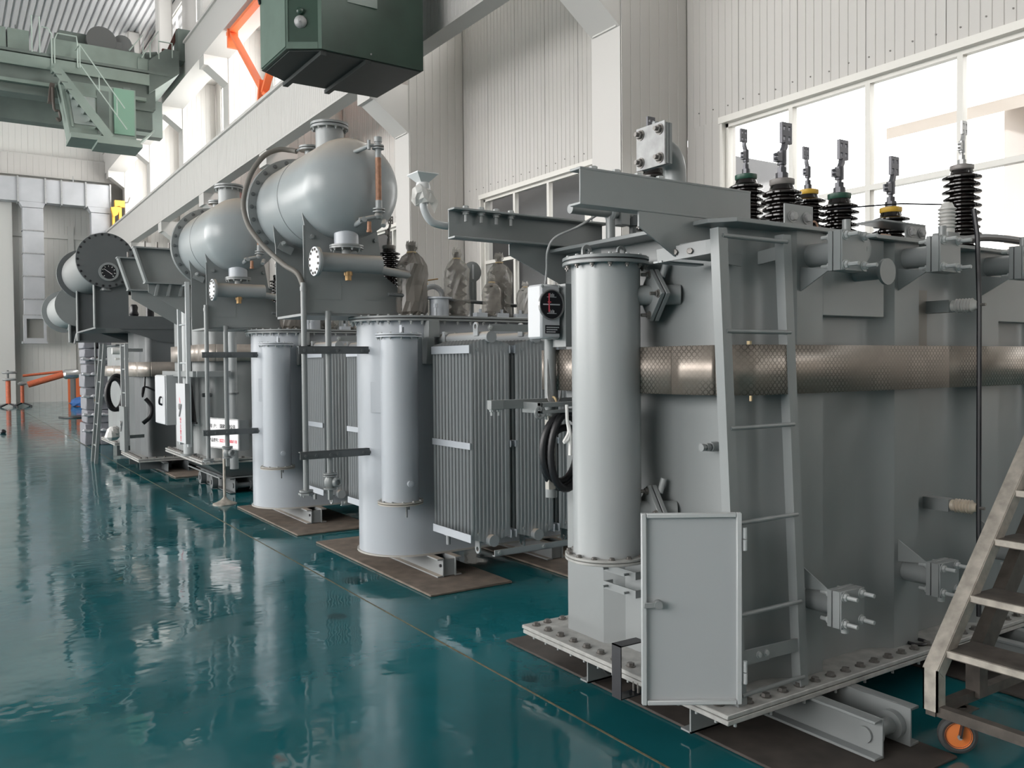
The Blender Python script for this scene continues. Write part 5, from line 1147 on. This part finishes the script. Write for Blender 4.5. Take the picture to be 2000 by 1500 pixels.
MB().bar((3.36, 27.4, 10.2), (4.55, 27.3, 8.5), .03, .03).bar((3.36, 27.4, 10.75), (4.5, 27.3, 9.1), .03, .03).bar((3.85, 27.4, 10.05), (3.85, 27.4, 9.5), .03, .03).bar((4.3, 27.35, 9.4), (4.3, 27.35, 8.85), .03, .03).bar((3.36, 27.4, 10.75), (3.36, 28.4, 10.9), .03, .03).bar((3.36, 27.4, 10.1), (3.36, 27.4, 10.75), .03, .03).build('stair_rail', mat('rail_pale_green', (.34, .40, .36), .5), K2)
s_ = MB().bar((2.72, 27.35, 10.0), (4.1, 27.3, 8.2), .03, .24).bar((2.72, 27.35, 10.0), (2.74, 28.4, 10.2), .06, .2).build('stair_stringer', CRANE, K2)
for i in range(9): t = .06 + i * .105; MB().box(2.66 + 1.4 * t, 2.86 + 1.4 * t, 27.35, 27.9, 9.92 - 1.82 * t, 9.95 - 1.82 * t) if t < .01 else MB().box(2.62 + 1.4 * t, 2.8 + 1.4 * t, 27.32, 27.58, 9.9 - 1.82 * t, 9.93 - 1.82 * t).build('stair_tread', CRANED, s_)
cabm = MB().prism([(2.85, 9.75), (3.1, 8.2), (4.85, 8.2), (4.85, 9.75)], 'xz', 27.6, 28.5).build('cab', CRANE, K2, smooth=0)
MB().prism([(3.08, 9.4), (3.2, 8.55), (3.75, 8.55), (3.75, 9.4)], 'xz', 27.57, 27.6).build('cab_window', mat('cab_pane', (.30, .34, .32), .15), cabm)
MB().prism([(3.0, 9.5), (3.06, 9.5), (3.2, 8.45), (3.14, 8.45)], 'xz', 27.56, 27.6).prism([(3.05, 9.42), (3.8, 9.42), (3.8, 9.36), (3.05, 9.36)], 'xz', 27.56, 27.6).build('window_frame', CRANE, cabm)
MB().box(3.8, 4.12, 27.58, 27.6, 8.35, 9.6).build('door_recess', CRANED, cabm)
MB().box(4.25, 4.8, 27.55, 27.6, 8.4, 9.72).build('cab_panel', mat('fresh_green', (.15, .27, .20), .5), cabm)
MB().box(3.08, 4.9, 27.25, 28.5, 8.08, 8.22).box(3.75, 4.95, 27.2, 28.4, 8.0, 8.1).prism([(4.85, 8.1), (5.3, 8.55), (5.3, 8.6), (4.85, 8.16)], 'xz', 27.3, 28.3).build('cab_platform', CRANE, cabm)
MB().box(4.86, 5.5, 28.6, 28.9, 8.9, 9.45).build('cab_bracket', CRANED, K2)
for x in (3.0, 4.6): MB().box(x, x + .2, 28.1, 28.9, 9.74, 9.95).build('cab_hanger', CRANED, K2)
MB().tube([(2.72, 28.0, 9.6), (2.74, 28.0, 9.0), (2.86, 28.0, 8.95), (2.9, 28.0, 8.75), (2.86, 28.0, 8.68), (2.8, 28.0, 8.75)], .04, 8, 3).build('lifting_hook', mat('hook_brown', (.09, .07, .06), .6), K2)
MB().bar((2.72, 28.2, 9.75), (2.66, 28.2, 9.2), .12, .25).build('hook_block', mat('hook_brown', (.09, .07, .06), .6), K2)
rf = MB().bar((5.95, 29, 11.2), (6.4, 29, 12.3), .06, .12).bar((5.95, 29, 11.2), (5.95, 29, 11.6), .10, .12); rf.build('buffer_strut', BROWNR, K2)

# ------------------------------------------------------------------ steel bracing in the wall bays
OB = thing('wall_bracing', 'orange steel bracing between the columns above the lower crane girder', 'bracing', (7.35, 23.5, 8))
def br(p, q, w=.16, o=OB, m=ORANGE, nm='brace_bar'): MB().bar((7.32, *p), (7.32, *q), .08, w, (1, 0, 0)).build(nm, m, o)
y0_, y1_ = PIL[4] if False else 20.93, 26.27
PLX = 6.68
def br2(p, q, w=.16): MB().bar((PLX, *p), (PLX, *q), .09, w, (1, 0, 0)).build('brace_bar', ORANGE, OB)
br2((24.2, 10.66), (16.0, 10.66), .18); br2((23.9, 10.6), (21.25, 8.35), .17); br2((21.2, 8.3), (18.4, 10.6), .17); br2((23.9, 10.2), (23.9, 10.7), .28); br2((21.4, 7.98), (21.2, 8.6), .26); br2((21.2, 8.3), (20.6, 7.98), .14)
for i, z in enumerate((8.35, 8.62, 8.9, 9.15, 9.4, 9.65, 9.9, 10.2, 10.45)):
    MB().bar((8.2, 17.5, z + .25), (8.2, 24.0 - abs(i - 6) * .35, z + .25), .05, .09).build('wall_rail', ORANGE, OB)
BB = thing('wall_bracing', 'dark red steel bracing under the lower crane girder behind the conservators', 'bracing', (7.35, 23.5, 5))
for p, q in (((26.2, 6.6), (21.0, 4.6)), ((21.0, 6.6), (26.2, 4.2))): br(p, q, .26, BB, BROWNR)
MB().box(7.28, 7.36, 25.4, 25.8, 5.6, 6.7).build('gusset_plate', BROWNR, BB)
OB2 = thing('wall_bracing', 'small orange brace by the roof at the far end', 'bracing', (7.4, 38, 13))
MB().bar((7.4, 39.5, 14.2), (7.4, 43.5, 11.9), .1, .22).build('brace_bar', ORANGE, OB2)

# ------------------------------------------------------------------ far end of the hall
DU = thing('air_duct', 'silver sheet metal air duct with two drops on the far wall', 'duct', (2, 44.7, 3))
def duct_piece(x0, x1, z0, z1, lab='duct_section'):
    MB().box(x0, x1, 44.15, 44.75, z0, z1).build(lab, DUCT, DU, bevel=.01)
xs = [-9, -6.8, -5.3, -3.8, -2.3, -.8, .7, 1.75, 2.82, 3.9, 4.55, 5.55, 6.58]
for a, b_ in zip(xs[:-1], xs[1:]): duct_piece(a + .02, b_ - .02, 9.0, 10.05)
for x in xs: MB().box(x - .03, x + .03, 44.1, 44.8, 8.95, 10.1).build('duct_flange', ZINC, DU)
for x0, x1, z_end in ((2.98, 3.8, 3.95), (5.75, 6.55, 4.6)):
    z = 9.0; MB().prism([(x0 - .14, 9.0), (x1 + .1, 9.0), (x1, 8.75), (x0, 8.75)], 'xz', 44.15, 44.75).build('duct_neck', DUCT, DU); z = 8.75
    while z > z_end + .1:
        z2 = max(z_end, z - 1.02); duct_piece(x0, x1, z2 + .02, z - .02); MB().box(x0 - .03, x1 + .03, 44.12, 44.78, z2 - .02, z2 + .02).build('duct_flange', ZINC, DU); z = z2
for a in (0,):
    o = MB().box(2.95, 3.05, 44.12, 44.75, 2.78, 3.93).box(3.73, 3.83, 44.12, 44.75, 2.78, 3.93).box(3.05, 3.73, 44.12, 44.75, 3.78, 3.93).box(3.05, 3.73, 44.12, 44.75, 2.78, 2.92).box(2.88, 3.88, 44.1, 44.8, 2.68, 2.78).build('grille_frame', DUCT, DU)
    MB().box(3.05, 3.73, 44.3, 44.34, 2.92, 3.78).build('grille_mesh', mat('grille_grey', (.24, .235, .22), .7), o)
for x in (0.9, 5.05): MB().box(x - .02, x + .02, 44.3, 44.34, 10.05, 10.35).build('duct_hanger', ZINC, DU)
YB = MB().box(6.62, 6.72, 43.9, 44.1, 8.04, 9.0).box(6.9, 7.02, 43.9, 44.1, 8.04, 9.1).prism([(6.55, 9.0), (6.95, 9.1), (6.85, 8.7), (6.65, 8.55)], 'xz', 43.85, 44.1).box(6.72, 7.15, 43.85, 44.1, 9.05, 9.35).build('yellow_end_stop', YPAINT, loc=(6.8, 44, 8.04)); tag(YB, 'yellow steel end stop on the lower crane girder at the far end', 'end stop')
MB().tube([(7.15, 43.95, 9.28), (7.3, 43.95, 9.3), (7.4, 43.95, 9.55)], .03, 6).build('stop_lever', BOLT, YB)
LP = MB().lathe([(.05, .32), (.06, .2), (.2, .05), (.24, 0)], (2.59, 40, 12.15), n=20).build('pendant_lamp', mat('lamp_shade_grey', (.15, .15, .15), .4), loc=(2.59, 40, 12.15)); tag(LP, 'small bell shaped pendant lamp under the far crane', 'lamp')
MB().lathe([(.08, 0), (.1, .05), (.05, .1)], (2.59, 40, 12.12), n=14).build('bulb', SIGNW, LP); MB().cyl((2.59, 40, 12.45), (2.59, 40, ZC), .012, 6).build('lamp_cord', BLACK, LP)
def post(name, x, y, h, label, r=.07, rings=1):
    T = thing(name, label, 'insulator', (x, y, 0))
    MB().cyl((x, y, .14), (x, y, h), r, 18).build('insulator_column', ORANGED, T)
    for i in range(4): t = PI / 4 + PI / 2 * i; MB().bar((x, y, .16), (x + .42 * math.cos(t), y + .42 * math.sin(t), .03), .06, .05).cyl((x + .42 * math.cos(t), y + .42 * math.sin(t), .001), (x + .42 * math.cos(t), y + .42 * math.sin(t), .05), .035, 8).build('foot_arm', BLACK, T)
    if rings == 2:
        for z in (h + .05, h + .33): MB().ring((x + .05, y, z), (0, 0, 1), .22, .05, 28, 8).build('corona_ring', ZINC, T); MB().box(x - .2, x + .3, y - .03, y + .03, z - .03, z + .03).build('ring_spoke', ZINC, T)
        MB().cyl((x, y, h), (x, y, h + .42), .04, 10).build('ring_stem', DARKG, T)
    else: MB().lathe([(.04, 0), (.15, .04), (.17, .09), (.1, .15), (.02, .17)], (x, y, h), n=22).build('corona_cap', ZINC, T)
    return T
post('post_insulator_stand', 2.10, 40.6, 1.08, 'orange post insulator stand topped by two silver rings, at the far left', .09, 2)
post('post_insulator_stand', 2.62, 41.0, .86, 'orange post insulator stand with a small silver dome cap')
BM = thing('test_bushing', 'long tilted orange test bushing with a silver end, far end of the hall', 'bushing', (3.4, 41, 0))
MB().cyl((2.80, 40.6, .90), (4.10, 40.6, 1.30), .13, 20).build('insulating_tube', ORANGED, BM); MB().lathe([(.14, 0), (.2, .08), (.2, .5), (.15, .6)], (4.10, 40.6, 1.30), (1, 0, .05), 20).build('silver_shield', mat('bright_aluminium', (.6, .6, .6), .25, .8), BM)
MB().cyl((2.70, 41.8, 1.26), (4.2, 41.8, 1.42), .055, 12).build('insulating_rod', ORANGED, BM); MB().box(4.5, 4.56, 40.5, 41.9, .0, 1.2).build('bushing_support', DARKG, BM); MB().box(4.1, 4.6, 41.7, 41.9, 1.3, 1.42).build('rod_clamp', DARKG, BM)
OP = MB().box(4.55, 5.5, 43.2, 43.28, .02, 1.3).build('orange_panel', ORANGE, loc=(4.9, 43.2, .02)); tag(OP, 'bright orange upright panel near the far wall', 'panel')
MB().box(4.6, 4.7, 43, 43.5, 0, .02).build('panel_foot', BLACK, OP); MB().box(5.2, 5.3, 43, 43.5, 0, .02).build('panel_foot', BLACK, OP)
rn = random.Random(2); b = MB().lathe([(.45, 0), (.5, .1), (.42, .25), (.25, .34), (.05, .38)], (4.75, 39.4, .004), n=20); b.v = [Vector((4.75 + (p.x - 4.75) * 1.1, p.y, p.z)) + Vector((rn.uniform(-.05, .05), rn.uniform(-.05, .05), rn.uniform(0, .05))) for p in b.v]
BT = b.build('blue_tarpaulin_heap', BLUE, loc=(4.75, 39.4, 0), smooth=0); tag(BT, 'heap of blue tarpaulin on the floor by the orange panel', 'tarpaulin')
CB = MB().tube([(3.0, 31, .012), (3.1, 30.5, .012), (3.4, 30.2, .012), (3.7, 30.6, .012), (3.3, 30.9, .012), (3.6, 31.1, .012), (4.2, 31, .012)], .03, 8, 5).build('cable_on_floor', RUBBER, loc=(3.4, 30.7, 0)); tag(CB, 'dark cable lying loosely on the floor far down the hall', 'cable')
BK = MB().lathe([(.05, 0), (.07, .03), (.05, .08), (.01, .1)], (1.14, 24.5, .001), n=12).build('dark_lump', BLACK, loc=(1.14, 24.5, 0)); tag(BK, 'small dark lump on the shiny floor at the far left', 'lump')
